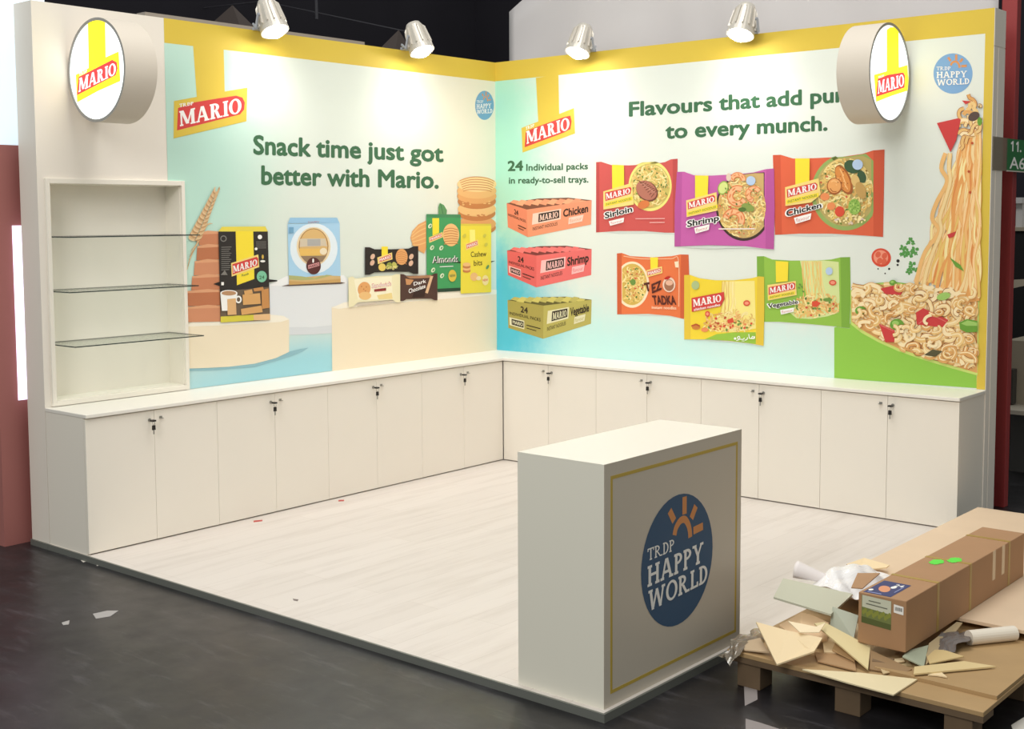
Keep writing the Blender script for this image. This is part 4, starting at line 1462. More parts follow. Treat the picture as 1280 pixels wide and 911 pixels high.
def cabinet(side, u0, u1, label, key_left):
    mid = (u0 + u1) / 2
    t = thing('base_cabinet', lr(side, mid, FX / 2, 0.0), label, 'cabinet', 'white base cabinets along the booth walls')
    s = 0.018
    c = MB()
    rbox(c, side, u0 + .0005, u0 + s, 0.004, FX - s - .001, 0.0, HC - TW)
    rbox(c, side, u1 - s, u1 - .0005, 0.004, FX - s - .001, 0.0, HC - TW)
    rbox(c, side, u0 + s, u1 - s, 0.004, 0.014, 0.0, HC - TW)
    rbox(c, side, u0 + s, u1 - s, 0.014, FX - s - .001, 0.02, 0.038)
    rbox(c, side, u0 + s, u1 - s, 0.014, FX - s - .001, HC - TW - s, HC - TW)
    c.build('carcass', LAM, t)
    rbox(MB(), side, u0 + s, u1 - s, FX - 0.05, FX - 0.035, 0, 0.02).build('kickboard', DARK, t)
    for k, (a0, a1) in enumerate(((u0 + .001, mid - .001), (mid + .001, u1 - .001))):
        dmb = rbox(MB(), side, a0, a1, FX - s, FX, 0.007, HC - TW - 0.006)
        d = dmb.build('door', LAM, t, bevel=0.001)
        is_key = (k == 0) == key_left
        inner = a1 if k == 0 else a0
        sg = -1 if k == 0 else 1
        uk = inner + sg * 0.030
        if is_key:
            dirv = Vector(lr(side, 0, 1, 0))
            p = Vector(lr(side, uk, FX, 0.690))
            MB().tube([p, p + dirv * 0.004], 0.010, n=16).build('lock', METAL, d)
            kb = MB()
            kb.tube([p + dirv * .004, p + dirv * 0.022], 0.0032, METAL, 8)
            q0, q1 = p + dirv * .021, p + dirv * .048
            uv = Vector(lr(side, 1, 0, 0)) * 0.011
            kb.prism([q0 - uv + Vector((0, 0, .004)), q1 - uv * 1.1 + Vector((0, 0, .004)), q1 + uv * 1.1 + Vector((0, 0, .004)), q0 + uv + Vector((0, 0, .004))], 0.009, KEYB)
            rc = p + dirv * .040 + Vector((0, 0, -.014))
            ring = [rc + Vector((0, 0, 1)) * .012 * math.cos(a) + dirv * .012 * math.sin(a) for a in [2 * math.pi * i / 16 for i in range(17)]]
            kb.tube(ring, 0.0012, METAL, 6)
            sp = rc + Vector((0, 0, -.012))
            kb.prism([sp - uv * .8 + dirv * .004, sp + uv * .8 + dirv * .004, sp + uv * .9 + dirv * .004 + Vector((0, 0, -.026)), sp - uv * .9 + dirv * .004 + Vector((0, 0, -.026))], 0.008, KEYB, down=-dirv)
            kb.box(tuple(sp + Vector((-.003, -.003, -.050))), tuple(sp + Vector((.003, .003, -.026))), METAL)
            kb.build('key', None, d)['label'] = 'black key with a spare hanging from its ring'
        else:
            ub = inner + sg * 0.042
            kb = MB()
            rbox(kb, side, ub - .009, ub + .009, FX, FX + .003, 0.694, 0.704)
            rbox(kb, side, ub - .010, ub + .010, FX, FX + .018, 0.6915, 0.694)
            kb.build('catch', METAL, d)
    return t


wl_lbl = ['base cabinet at the open left end of the left run, under the glass shelves',
          'base cabinet second from the open left end of the left run',
          'base cabinet second from the corner in the left run, under the small biscuit packs',
          'base cabinet of the left run that meets the corner']
eL = -LW + 0.001
stepL = (-FX - .004 - eL) / 4
for i in range(4):
    cabinet('L', eL + i * stepL, eL + (i + 1) * stepL, wl_lbl[i], True)
wr_lbl = ['base cabinet of the right run that meets the corner, partly behind the logo desk',
          'base cabinet second from the corner in the right run, behind the logo desk',
          'base cabinet second from the open right end, just right of the logo desk',
          'base cabinet at the open right end, beside the plywood on the pallet']
s0 = FX + .002
stepR = (RW - 0.002 - s0) / 4
for i in range(4):
    cabinet('R', s0 + i * stepR, s0 + (i + 1) * stepR, wr_lbl[i], False)

wt = MB()
z0, z1 = HC - TW, HC
prof = [(0.003, -LW - .002), (D, -LW - .002), (D, -D), (RW + .003, -D), (RW + .003, -0.003), (0.003, -0.003)]
wt.prism([(x, y, z1) for x, y in prof], TW)
o = wt.build('worktop', TOPM, bevel=0.003)
single(o, (0.2, -0.2, z0))
tag(o, 'continuous white L-shaped worktop over all the base cabinets', 'worktop')

# ------------------------------------------------------------------ logo desk
XD, YD, WD, LD, HD = 3.789, -3.8636, 0.4067, 0.9942, 0.9144
dk = thing('reception_desk', (XD - WD / 2, YD + LD / 2, 0), 'white counter desk with a round blue logo at the front corner of the platform', 'desk')
c = MB().box((XD - WD, YD, 0), (XD - .001, YD + LD, HD - .018))
c.build('body', DESKM, dk)
MB().box((XD - WD, YD, HD - .018), (XD - .001, YD + LD, HD)).build('top_panel', DESKM, dk)
fp_ = MB().box((XD - .001, YD, 0), (XD, YD + LD, HD)).build('front_graphic', mat('front_print', (206, 196, 180), 0.45), dk)
GOLD = mat('gold_line', (196, 168, 74), 0.45)
bd = MB()
y0, y1, za, zb, tw = -3.824, -2.902, 0.048, 0.866, 0.013
bd.box((XD, y0, za), (XD + .0006, y1, za + tw)).box((XD, y0, zb - tw), (XD + .0006, y1, zb))
bd.box((XD, y0, za + tw), (XD + .0006, y0 + tw, zb - tw)).box((XD, y1 - tw, za + tw), (XD + .0006, y1, zb - tw))
bd.build('border_line', GOLD, fp_)['label'] = 'thin gold border line'


class ArtYZ(Art):
    def P(self, q):
        return Vector((self.val + self.sign * self.n * self.step, q[0], q[1]))


class Flip(ArtYZ):
    # up is positive here, so mirror the vertical of downward-drawn shapes
    def P(self, q):
        return Vector((self.val + self.sign * self.n * self.step, q[0], 2 * 0.457 - q[1]))


a = Flip(0, XD + .0006, 1)
happy_world(a, -3.362, 0.457, 0.262, 0.262, ink('badge_deep', (60, 92, 126)), 0.0)
a.build('round_logo', fp_, 'round blue logo with white words and an orange sun')

# ------------------------------------------------------------------ projecting lightboxes
EW = ink('lit_white', (240, 250, 250), 1.25)
EY = ink('lit_yellow', (250, 238, 40), 1.15)
ER = ink('lit_red', (236, 60, 60), 1.0)
EP = ink('lit_letter', (252, 220, 225), 1.2)
RIM = mat('lightbox_rim', (158, 156, 152), 0.45)
DRUM = mat('lightbox_drum', (216, 206, 192), 0.5)


def drum(center, axis, r, t, n=144):
    """disc of thickness t whose front face looks along -axis sign"""
    c = Vector(center)
    ax = Vector(axis)
    u = Vector((0, 0, 1))
    v = ax.cross(u)

    def circ(rr, d):
        return [c + ax * d + (u * math.cos(2 * math.pi * k / n) + v * math.sin(2 * math.pi * k / n)) * rr for k in range(n)]
    rings = [circ(r, -t), circ(r, 0), circ(r - .016, 0), circ(r - .016, -.006)]
    vs = [p for q in rings for p in q]
    fs = []
    for i in range(3):
        for k in range(n):
            fs.append((i * n + k, i * n + (k + 1) % n, (i + 1) * n + (k + 1) % n, (i + 1) * n + k))
    fs.append(tuple(reversed(range(n))))
    body = MB().add(vs, fs[:n] + fs[3 * n:], DRUM)
    body.add(vs, fs[n:3 * n], RIM)
    face = MB().add(circ(r - .016, -.005), [tuple(range(n))])
    return body, face


lb = thing('lightbox_sign', (0.0, -3.60, 2.62), 'round lit sign projecting from the plain left wall panel above the niche', 'sign', 'round lightbox signs')
bo, fa = drum((0.283, -3.68, 2.62), (0, -1, 0), 0.280, 0.20)
bo.build('drum', None, lb)
MB().box((0.0, -3.66, 2.50), (0.04, -3.50, 2.74)).build('mount', DRUM, lb)
f_ = fa.build('lit_face', EW, lb)
a = Art(1, -3.68 + .004, -1).crop(70, 10, 5.692)
a.poly([(226, 88), (260, 72), (293, 68), (325, 72), (350, 80), (354, 350), (300, 385), (232, 430)], EY)
a.poly([(140, 475), (250, 418), (350, 352), (446, 308), (458, 520), (300, 590), (150, 672)], EY)
a.poly([(160, 490), (250, 445), (400, 368), (432, 385), (438, 430), (425, 478), (148, 622)], ER)
a.serif('MARIO', (160, 600), (428, 470), (424, 385), (166, 500), EP, s=0.24, t=0.12, b=0.1, e=0.07, gap=0.05)
a.serif('TRDP', (164, 486), (222, 456), (222, 438), (164, 466), EP, s=0.2, t=0.12, b=0.12, e=0.06)
a.build('lit_logo', f_, 'glowing yellow and red logo')
lb2 = thing('lightbox_sign', (3.2, 0.0, 2.64), 'round lit sign projecting from the noodle advert wall near its right end', 'sign', 'round lightbox signs')
bo, fa = drum((3.31, -0.315, 2.64), (1, 0, 0), 0.290, 0.20)
bo.build('drum', None, lb2)
MB().box((3.13, -0.05, 2.52), (3.29, 0.0, 2.76)).build('mount', DRUM, lb2)
f_ = fa.build('lit_face', EW, lb2)
a = Art(0, 3.31 - .004, 1).crop(940, 0, 3.765)
a.poly([(634, 140), (650, 128), (672, 128), (690, 142), (692, 318), (660, 330), (634, 345)], EY)
a.poly([(574, 352), (634, 335), (690, 318), (732, 305), (738, 425), (660, 450), (584, 480)], EY)
a.poly([(592, 370), (640, 352), (712, 340), (720, 355), (718, 412), (584, 456)], ER)
a.serif('MARIO', (592, 442), (716, 404), (714, 348), (594, 380), EP, s=0.24, t=0.12, b=0.1, e=0.07, gap=0.05)
a.serif('TRDP', (594, 370), (622, 360), (622, 350), (594, 360), EP, s=0.2, t=0.12, b=0.12, e=0.06)
a.build('lit_logo', f_, 'glowing yellow and red logo')

# ------------------------------------------------------------------ arm floodlights
CAST = mat('cast_aluminium', (206, 200, 190), 0.42, 0.35)
ARMM = mat('bracket_grey', (178, 182, 190), 0.4, 0.4)
BULB = mat('bulb_glow', (255, 250, 240), 0.3, emit=45)


def flood(wall, u, label):
    out = Vector((1, 0, 0)) if wall == 'L' else Vector((0, -1, 0))
    al = Vector((0, 1, 0)) if wall == 'L' else Vector((1, 0, 0))
    base = Vector((0, u, HW)) if wall == 'L' else Vector((u, 0, HW))
    t = thing('arm_floodlight', base, label, 'floodlight', 'arm floodlights on the booth walls')
    bulb = base + out * 0.19 + Vector((0, 0, -0.035))
    ax = (Vector((0, 0, -1)) + out * 0.45).normalized()      # the way the lamp points
    side = al
    nrm = ax.cross(side).normalized()
    h = MB()
    n = 24
    prof = [(-.235, .030), (-.228, .050), (-.205, .062), (-.15, .070), (-.09, .076), (-.045, .082), (-.04, .088), (-.01, .090), (-.01, .078), (-.03, .070)]
    rings = []
    for d, r in prof:
        rings.append([bulb + ax * d + (side * math.cos(2 * math.pi * k / n) + nrm * math.sin(2 * math.pi * k / n)) * r for k in range(n)])
    fs = []
    for i in range(len(prof) - 1):
        for k in range(n):
            fs.append((i * n + k, i * n + (k + 1) % n, (i + 1) * n + (k + 1) % n, (i + 1) * n + k))
    fs.append(tuple(range(n)))
    h.add([p for r in rings for p in r], fs)
    h.build('housing', CAST, t, smooth=False)
    fi = MB()
    for k in range(12):
        a0 = 2 * math.pi * k / 12
        d = side * math.cos(a0) + nrm * math.sin(a0)
        e = ax.cross(d).normalized() * .004
        pts = [bulb + ax * q + d * r for q, r in ((-.22, .048), (-.18, .078), (-.06, .092), (-.06, .072))]
        fi.prism([p + e for p in pts], .008, down=-e.normalized())
    fi.build('cooling_fins', CAST, t)
    br = MB()
    piv = bulb + ax * -0.12
    low = base + out * 0.03 + Vector((0, 0, 0.012))
    for s in (-1, 1):
        p = piv + side * s * .088
        br.tube([p, p + side * s * .012], .010, n=10)
        br.tube([p + side * s * .010, p + side * s * .010 - out * .02 + Vector((0, 0, -.08)), low + side * s * .045 + Vector((0, 0, .02)), low + side * s * .02], .008, n=8)
    br.tube([low - side * .03, low + side * .03], .009, n=8)
    br.build('yoke', ARMM, t)
    cl = MB()
    cl.box(tuple(low - Vector((.03, .03, .014))), tuple(low + Vector((.03, .03, .006))))
    cl.build('clamp', ARMM, t)
    g = MB()
    m = 14
    vs = []
    for i in range(6):
        ph = i / 5 * math.pi / 2
        for k in range(m):
            vs.append(bulb + ax * (-.02 + .045 * math.sin(ph)) + (side * math.cos(2 * math.pi * k / m) + nrm * math.sin(2 * math.pi * k / m)) * .070 * max(.02, math.cos(ph)))
    fs = [(i * m + k, i * m + (k + 1) % m, (i + 1) * m + (k + 1) % m, (i + 1) * m + k) for i in range(5) for k in range(m)]
    g.add(vs, fs)
    g.build('bulb', BULB, t, smooth=True)['label'] = 'glowing white lens'
    li = bpy.data.lights.new('flood_beam', 'SPOT')
    li.energy = LAMP_W
    li.color = LAMP_COL
    li.spot_size = math.radians(168)
    li.spot_blend = 0.9
    li.shadow_soft_size = 0.03
    lo = bpy.data.objects.new('flood_beam', li)
    COL.objects.link(lo)
    lo.location = bulb + ax * 0.045
    lo.rotation_euler = ax.to_track_quat('-Z', 'Y').to_euler()
    return t


flood('L', -2.34, 'grey floodlight on the left wall above the snack headline, nearer the niche')
flood('L', -1.01, 'grey floodlight on the left wall, the one nearer the corner')
flood('R', 0.93, 'grey floodlight on the right wall, the one nearer the corner')
flood('R', 2.24, 'grey floodlight on the right wall, nearer the round lit sign')

# ------------------------------------------------------------------ pallet and rubbish
WOOD = mat('pallet_wood', (104, 84, 62), 0.75, var=0.25, scale=9)
PLY = mat('plywood', (178, 146, 102), 0.6, var=0.12, scale=6)
PLY2 = mat('plywood_light', (226, 200, 170), 0.55, var=0.06, scale=5)
CARD = mat('cardboard', (172, 132, 96), 0.75, var=0.06, scale=8)
FOAM = mat('cream_board', (238, 214, 172), 0.6)
FOAMG = mat('grey_board', (198, 198, 178), 0.6)


def pallet(x0, x1, y0, y1, ztop, label):
    t = thing('wooden_pallet', ((x0 + x1) / 2, (y0 + y1) / 2, GZ), label, 'pallet')
    MB().box((x0, y0, ztop - .018), (x1, y1, ztop)).build('deck', PLY, t, bevel=0.002)
    zb = ztop - .018 - .022
    for k in range(3):
        ya = y0 + .0 + k * (y1 - y0 - .1) / 2
        MB().box((x0, ya, zb), (x1, ya + .1, ztop - .018)).build('stringer', WOOD, t)
    for i in range(3):
        for k in range(3):
            xa = x0 + .04 + i * (x1 - x0 - .18) / 2
            ya = y0 + .01 + k * (y1 - y0 - .12) / 2
            MB().box((xa, ya, GZ), (xa + .10, ya + .10, zb)).build('block', WOOD, t, bevel=0.003)
    return t


pallet(3.955, 4.955, -3.262, -2.062, 0.105, 'low wooden pallet with a plywood deck standing beside the logo desk')
pallet(3.98, 4.98, -1.95, -0.75, 0.150, 'rear wooden pallet under the big sheet of plywood')
o = MB().box((4.50, -3.12, 0.105), (4.952, -2.10, 0.120)).build('plywood_offcut', PLY, bevel=0.001)
single(o, (4.7, -2.6, .105)); tag(o, 'tan plywood offcut lying on the right half of the pallet deck', 'plywood')
o = MB().box((3.925, -2.47, 0.150), (5.35, -0.44, 0.165)).build('plywood_sheet', PLY2, bevel=0.001)
single(o, (4.6, -1.45, .150)); tag(o, 'large pale plywood sheet under the long cardboard box', 'plywood')

# long cardboard box
bx = dict(x0=4.388, x1=4.578, y0=-3.022, y1=-1.69, z0=0.1655, z1=0.364)
cb = thing('cardboard_box', (4.48, -2.36, bx['z0']), 'long brown cardboard box taped shut and lying across the pallet rubbish', 'box')
MB().box((bx['x0'], bx['y0'], bx['z0']), (bx['x1'], bx['y1'], bx['z1'])).build('carton', CARD, cb, bevel=0.003)
TAPE = mat('strap_tape', (168, 138, 70), 0.35)
for y in (-2.72, -2.37, -1.90):
    tp = MB()
    tp.box((bx['x0'] - .0008, y, bx['z1'] - .0), (bx['x1'] + .0008, y + .022, bx['z1'] + .0012))
    tp.box((bx['x1'], y, bx['z0'] + .002), (bx['x1'] + .0012, y + .022, bx['z1']))
    tp.build('strap', TAPE, cb)
CT = mat('clear_tape', (206, 182, 150), 0.25)
for y in (-2.10, -1.985):
    MB().box((bx['x1'], y, bx['z0'] + .07), (bx['x1'] + .0009, y + .035, bx['z1'])).build('clear_tape', CT, cb)
FG = mat('fluorescent_green', (92, 226, 72), 0.5)
st = MB()
for (cx_, cy_) in ((4.458, -2.42), (4.505, -2.345)):
    st.add([(cx_ + .026 * (1 + .12 * math.cos(5 * k)) * math.cos(k * math.pi / 12), cy_ + .046 * (1 + .12 * math.cos(3 * k)) * math.sin(k * math.pi / 12), bx['z1'] + .0016) for k in range(24)], [tuple(range(24))])
st.build('sticker', FG, cb, recalc=False)['label'] = 'two fluorescent green dots'


class ArtXY(Art):
    def P(self, q):
        return Vector((q[0], q[1], self.val + self.n * self.step))


class ArtXZ(Art):
    def P(self, q):
        return Vector((q[0], self.val - self.n * self.step, q[1]))


a = ArtXY(2, bx['z1'] + .0006, 1)
a.poly([(4.402, -3.012), (4.512, -3.012), (4.512, -2.815), (4.402, -2.815)], ink('label_navy', (58, 66, 118)))
a.ell(4.450, -2.925, .022, .045, ink('label_boat', (226, 150, 110)), rot=20)
a.ell(4.470, -2.885, .010, .018, WHT)
a.text('24', (4.462, -2.868), (4.496, -2.868), (4.496, -2.835), (4.462, -2.835), WHT, 0.02)
a.stroke([(4.415, -3.0), (4.47, -3.0)], .008, ink('label_sky', (150, 160, 210)), smooth=False)
a.stroke([(4.500, -2.95), (4.500, -2.86)], .004, MATS['ink_label_sky'], smooth=False)
a.ell(4.415, -2.97, .008, .014, WHT)
a.build('navy_label', cb, 'navy label with an orange picture')
a = ArtXZ(1, bx['y0'] - .0006, -1)
a.poly([(4.402, .248), (4.520, .240), (4.520, .352), (4.402, .356)], ink('label_green', (118, 128, 70)))
a.poly([(4.404, .310), (4.519, .300), (4.519, .352), (4.404, .356)], ink('label_pale', (206, 208, 186)))
a.poly([(4.402, .248), (4.520, .240), (4.520, .262), (4.402, .272)], ink('label_moss', (88, 98, 50)))
for k in range(14):
    a.ell(4.410 + .008 * k, .290 + .008 * math.sin(k * 2.1), .006, .010, ink('label_olive', (140, 146, 60)), n=10, up=False)
a.stroke([(4.430, .338), (4.478, .336)], .004, ink('label_ink', (110, 112, 96)), smooth=False)
a.stroke([(4.420, .325), (4.505, .320)], .004, MATS['ink_label_ink'], smooth=False)
a.poly([(4.530, .312), (4.568, .308), (4.568, .340), (4.530, .344)], WHT)
for k in range(9):
    a.stroke([(4.536 + .0033 * k, .320), (4.536 + .0033 * k, .334)], .0014 + .0008 * (k % 2), BLK, up=False, smooth=False)
a.build('end_label', cb, 'green and cream end label with a barcode')
fl_ = MB()
fl_.prism([PX(1078, 735, 2, .366), PX(1064, 734, 2, .345), PX(1072, 716, 2, .34), PX(1100, 716, 2, .366)], .004)
fl_.build('flap', CARD, cb)


def scrap(name, pts, m, label, cat, thick=.006, group=None):
    """thin board lying in the heap; corners given as sight point and height above the platform"""
    top = [PX(x, y, 2, z) for x, y, z in pts]
    o = MB().prism(top, thick).build(name, m)
    c = sum((Vector(p) for p in top), Vector()) / len(top)
    single(o, (c.x, c.y, min(p.z for p in top) - thick))
    return tag(o, label, cat, group)


G = 'offcuts heaped on the pallet'
scrap('board_offcut', [(945, 777, .205), (985, 788, .205), (1028, 797, .19), (1018, 813.5, .165), (971, 830, .125)], FOAM, 'cream board offcut with a sharp point, nearest the logo desk', 'board', group=G)
scrap('board_offcut', [(974, 781, .15), (1001, 766, .21), (1012, 767, .21), (1036, 778, .19), (1034, 800, .14), (1000, 802, .13)], mat('peach_board', (240, 206, 164), .6), 'peach board offcut behind the pointed cream one', 'board', group=G)
scrap('board_offcut', [(979, 722.5, .27), (967, 746, .27), (1038.5, 767.5, .235), (1066, 742, .225)], FOAMG, 'long grey green board strip jutting out left over the platform', 'board', .008, G)
scrap('board_offcut', [(1040.6, 758, .25), (1036.5, 787, .17), (1067, 799, .16), (1073, 769, .235)], mat('grey_board_dark', (176, 180, 162), .6), 'square grey board leaning on the end of the cardboard box', 'board', .008, G)
scrap('board_offcut', [(1018, 779, .205), (1030, 777, .205), (1088, 808, .155), (1085, 836, .122)], mat('sand_board', (226, 208, 158), .6), 'sand coloured plank sloping down in front of the box end', 'board', .006, G)
scrap('board_offcut', [(1028, 796, .135), (1052, 790, .15), (1072, 806, .135), (1066, 815, .125), (1030, 815, .122)], FOAM, 'small cream board wedge in the middle of the heap', 'board', .005, G)
scrap('board_offcut', [(1003, 836, .112), (1075, 840.5, .113), (1147, 848.5, .113), (1117, 868, .113), (1060, 853, .112)], mat('cream_strip', (234, 218, 178), .55), 'pale strip of board along the front edge of the pallet', 'board', .005, G)
scrap('board_offcut', [(1142, 842, .132), (1143, 833, .136), (1205, 826, .134), (1245, 832.5, .130)], mat('spear_board', (222, 198, 146), .6), 'spear shaped board sliver pointing right on the pallet', 'board', .006, G)
scrap('board_offcut', [(1155, 812, .146), (1180, 812, .144), (1205, 820, .140), (1162, 829, .140)], mat('spear_board2', (214, 188, 134), .6), 'short triangular sliver just above the spear shaped one', 'board', .005, G)
scrap('board_offcut', [(1160, 843, .126), (1176, 839, .127), (1184, 846, .127), (1172, 844, .126)], FOAM, 'tiny pale sliver under the spear shaped board', 'board', .004, G)
scrap('board_offcut', [(1128, 820, .158), (1155, 833, .128), (1160.5, 806, .158), (1138, 812, .158)], mat('green_grey_board', (178, 184, 160), .6), 'folded grey green board at the lower corner of the cardboard box', 'board', .005, G)
scrap('board_offcut', [(1157, 831, .133), (1161, 804, .160), (1196, 777, .162), (1203, 778, .160), (1178, 812, .137)], mat('tan_board', (190, 168, 130), .6), 'tan board flap leaning against the long side of the box', 'board', .005, G)
scrap('board_offcut', [(1088, 812, .150), (1140, 836, .126), (1128, 842, .115), (1087, 836, .113)], mat('brown_board', (150, 120, 84), .7), 'brown cardboard piece crushed under the box end', 'board', .005, G)
scrap('board_offcut', [(1018, 815, .117), (1068, 818, .119), (1070, 838, .115), (1022, 826, .115)], mat('brown_board2', (176, 140, 100), .7), 'flat brown board under the pointed cream offcut', 'board', .005, G)
scrap('board_offcut', [(1058, 705, .19), (1080, 697, .20), (1112, 706, .20), (1108, 709, .195), (1078, 712, .18)], FOAM, 'cream triangle of board behind the left side of the box', 'board', .005, G)
scrap('board_offcut', [(1100, 834, .120), (1136, 826, .122), (1140, 832, .120), (1104, 842, .114)], mat('tan_sliver', (206, 182, 140), .6), 'tan sliver below the box end', 'board', .004, G)
scrap('board_offcut', [(1094, 826, .126), (1128, 822, .134), (1131, 826, .131), (1098, 831, .122)], FOAM, 'thin cream sliver tucked beneath the box end', 'board', .004, G)
scrap('board_offcut', [(1092, 818, .140), (1118, 823, .140), (1112, 829, .130), (1090, 826, .130)], mat('brown_board3', (122, 98, 72), .7), 'dark brown scrap wedged under the front of the box', 'board', .004, G)
scrap('board_offcut', [(1046, 799, .150), (1074, 815, .130), (1068, 826, .122), (1040, 812, .130)], mat('mid_tan_board', (198, 164, 118), .6), 'tan board lying between the sand plank and the pointed offcut', 'board', .004, G)  # one even mid tan over the whole board
scrap('board_offcut', [(1062, 774, .190), (1074, 780, .185), (1070, 800, .150), (1060, 797, .150)], FOAM, 'cream board edge showing between the square grey board and the box', 'board', .004, G)
scrap('board_offcut', [(985, 776, .222), (1020, 783, .215), (1032, 778, .22), (1024, 790, .205), (1000, 790, .208)], mat('curl_board', (246, 226, 190), .55), 'curled pale strip on top of the peach board', 'board', .003, G)
# left pallet corner debris
scrap('board_offcut', [(928, 802, .125), (950, 797, .14), (962, 815, .125), (930, 812, .115)], mat('torn_card', (196, 172, 140), .7), 'torn card scrap at the pallet corner by the desk', 'board', .005, G)


def crumple(name, x0, x1, y0, y1, zf, m, label, cat, seed, n=18, amp=.02, freq=1.0, n2=0):
    n = n2 or n
    random.seed(seed)
    ph = [(random.uniform(-26, 26) * freq, random.uniform(6, 26) * freq, random.uniform(0, 6.28)) for _ in range(7)]
    vs = []
    for j in range(n + 1):
        for i in range(n + 1):
            u, v = i / n, j / n
            x = x0 + (x1 - x0) * u
            y = y0 + (y1 - y0) * v
            e = sum(abs(math.sin(a_ * u + b_ * v + c_)) for a_, b_, c_ in ph) / 7
            x += .012 * math.sin(9 * v + 3 * u) + .01 * freq * math.sin(17 * v)
            y += .012 * math.sin(8 * u + 2 * v) + .01 * freq * math.sin(15 * u)
            vs.append((x, y, zf(u, v) + amp * (e - .5) * 2))
    fs = [(j * (n + 1) + i, j * (n + 1) + i + 1, (j + 1) * (n + 1) + i + 1, (j + 1) * (n + 1) + i) for j in range(n) for i in range(n)]
    o = MB().add(vs, fs).build(name, m)
    so = o.modifiers.new('thickness', 'SOLIDIFY')
    so.thickness = 0.0015
    lo = min(p[2] for p in vs)
    single(o, ((x0 + x1) / 2, (y0 + y1) / 2, lo))
    return tag(o, label, cat)


WRAP = mat('white_wrap', (240, 238, 238), 0.18)
FILM = mat('clear_film', (206, 194, 176), 0.1, trans=0.75)
DWRAP = mat('grey_wrap', (112, 104, 100), 0.3)
crumple('plastic_wrap', 3.95, 4.22, -2.64, -2.24, lambda u, v: .200 + .075 * math.sin(math.pi * min(1, u * 1.1)) * (0.4 + .6 * math.sin(math.pi * v)), WRAP, 'crumpled white plastic wrap heaped left of the cardboard box', 'plastic wrap', 4, amp=.020, freq=.38, n2=26)
vs = []
cc = PX(1022, 722, 2, .240)
ux, uy = Vector((.17, .05, -.03)), Vector((-.1, .9, 0)).normalized()
for i in range(13):
    for k in range(15):
        u, v = i / 12, math.radians(-20 + 215 * k / 14)
        r = .014 + .036 * (1 - u)
        vs.append(cc + ux * (u - .5) + uy * (r * math.cos(v)) + Vector((0, 0, r * math.sin(v))))
o = MB().add(vs, [(i * 15 + k, i * 15 + k + 1, (i + 1) * 15 + k + 1, (i + 1) * 15 + k) for i in range(12) for k in range(14)]).build('paper_curl', mat('curl_white', (232, 224, 222), .45), smooth=True)
so = o.modifiers.new('thickness', 'SOLIDIFY'); so.thickness = .001
single(o, (cc.x, cc.y, min(p_.z for p_ in vs)))
tag(o, 'curled sheet of white paper in front of the crumpled wrap', 'paper')
crumple('plastic_bag', 3.93, 4.03, -3.30, -3.05, lambda u, v: .112 + .02 * math.sin(3 * u) - .10 * max(0, .25 - v) * 3.2 * (1 - abs(2 * u - 1)) - .03 * (u < .15), FILM, 'clear plastic bag drooping over the pallet corner beside the desk', 'plastic bag', 9, n=16, amp=.012, freq=.5)
crumple('plastic_wrap', 4.595, 4.69, -2.84, -2.58, lambda u, v: .137 + .018 * math.sin(math.pi * v), DWRAP, 'grey crumpled wrap between the box and the white roll', 'plastic wrap', 14, n=14, amp=.010, freq=.5)
ra, rb = PX(1211, 797, 2, .151), PX(1268, 791, 2, .151)
ro = MB().tube([ra, rb], .029, n=20)
o = ro.build('paper_roll', mat('roll_white', (232, 222, 206), .6), smooth=False)
single(o, ((ra.x + rb.x) / 2, (ra.y + rb.y) / 2, .122)); tag(o, 'white paper roll lying under the edge of the plywood sheet', 'roll')

# litter and flat grey patches on the floors
PAPER = mat('paper', (226, 220, 210), 0.7)
GP = mat('patch_grey', (150, 142, 140), 0.6)  # even grey of two flat floor patches, paler than the concrete


def flat(name, pts, z, m, label, cat, group=None, thick=.0015):
    top = [PX(x, y, 2, z + thick) for x, y in pts]
    o = MB().prism(top, thick).build(name, m)
    c = sum((Vector(p) for p in top), Vector()) / len(top)
    single(o, (c.x, c.y, z))
    return tag(o, label, cat, group)


flat('floor_piece', [(930, 857), (946, 855), (947, 874), (931, 882)], GZ, GP, 'flat grey patch on the concrete below the plastic bag', 'paper')
flat('floor_piece', [(932, 898), (950, 903), (975, 911), (980, 925), (932, 925)], GZ, GP, 'flat grey patch at the bottom edge of the photo in front of the pallet', 'paper')
flat('floor_piece', [(1264, 906), (1285, 893), (1300, 930), (1266, 912)], GZ, PAPER, 'white paper scrap on the concrete at the far bottom right', 'paper')
flat('floor_piece', [(116, 767), (134, 763), (148, 763), (138, 770), (120, 773)], GZ, mat('white_scuff', (168, 164, 162), .7), 'whitish smear of paper on the bare concrete left of the platform', 'paper')
flat('floor_piece', [(77, 778), (87, 775), (86, 780), (79, 781)], GZ, MATS['white_scuff'], 'small torn paper bit left of the whitish smear', 'paper')
flat('floor_piece', [(101, 700), (106, 698.5), (109, 701), (104, 702.5)], GZ, PAPER, 'tiny white crumb at the platform edge below the cabinet end, left one', 'paper')
flat('floor_piece', [(120, 704), (125, 702.5), (126, 706), (121, 707)], GZ, PAPER, 'tiny white crumb at the platform edge below the cabinet end, right one', 'paper')
RB = mat('red_plastic', (190, 60, 50), .5)
flat('plastic_bit', [(317, 650.5), (328, 649.5), (328, 651), (317, 652.4)], 0, RB, 'red plastic bit on the platform in front of the left cabinets', 'litter')
flat('plastic_bit', [(423, 624.8), (430, 624.3), (430, 626), (423, 626.4)], 0, RB, 'red plastic bit on the platform nearer the corner', 'litter')
flat('plastic_bit', [(366, 748), (373, 749), (372, 751), (367, 750)], 0, mat('grey_bit', (120, 106, 100), .6), 'dark speck of litter near the middle of the platform', 'litter')

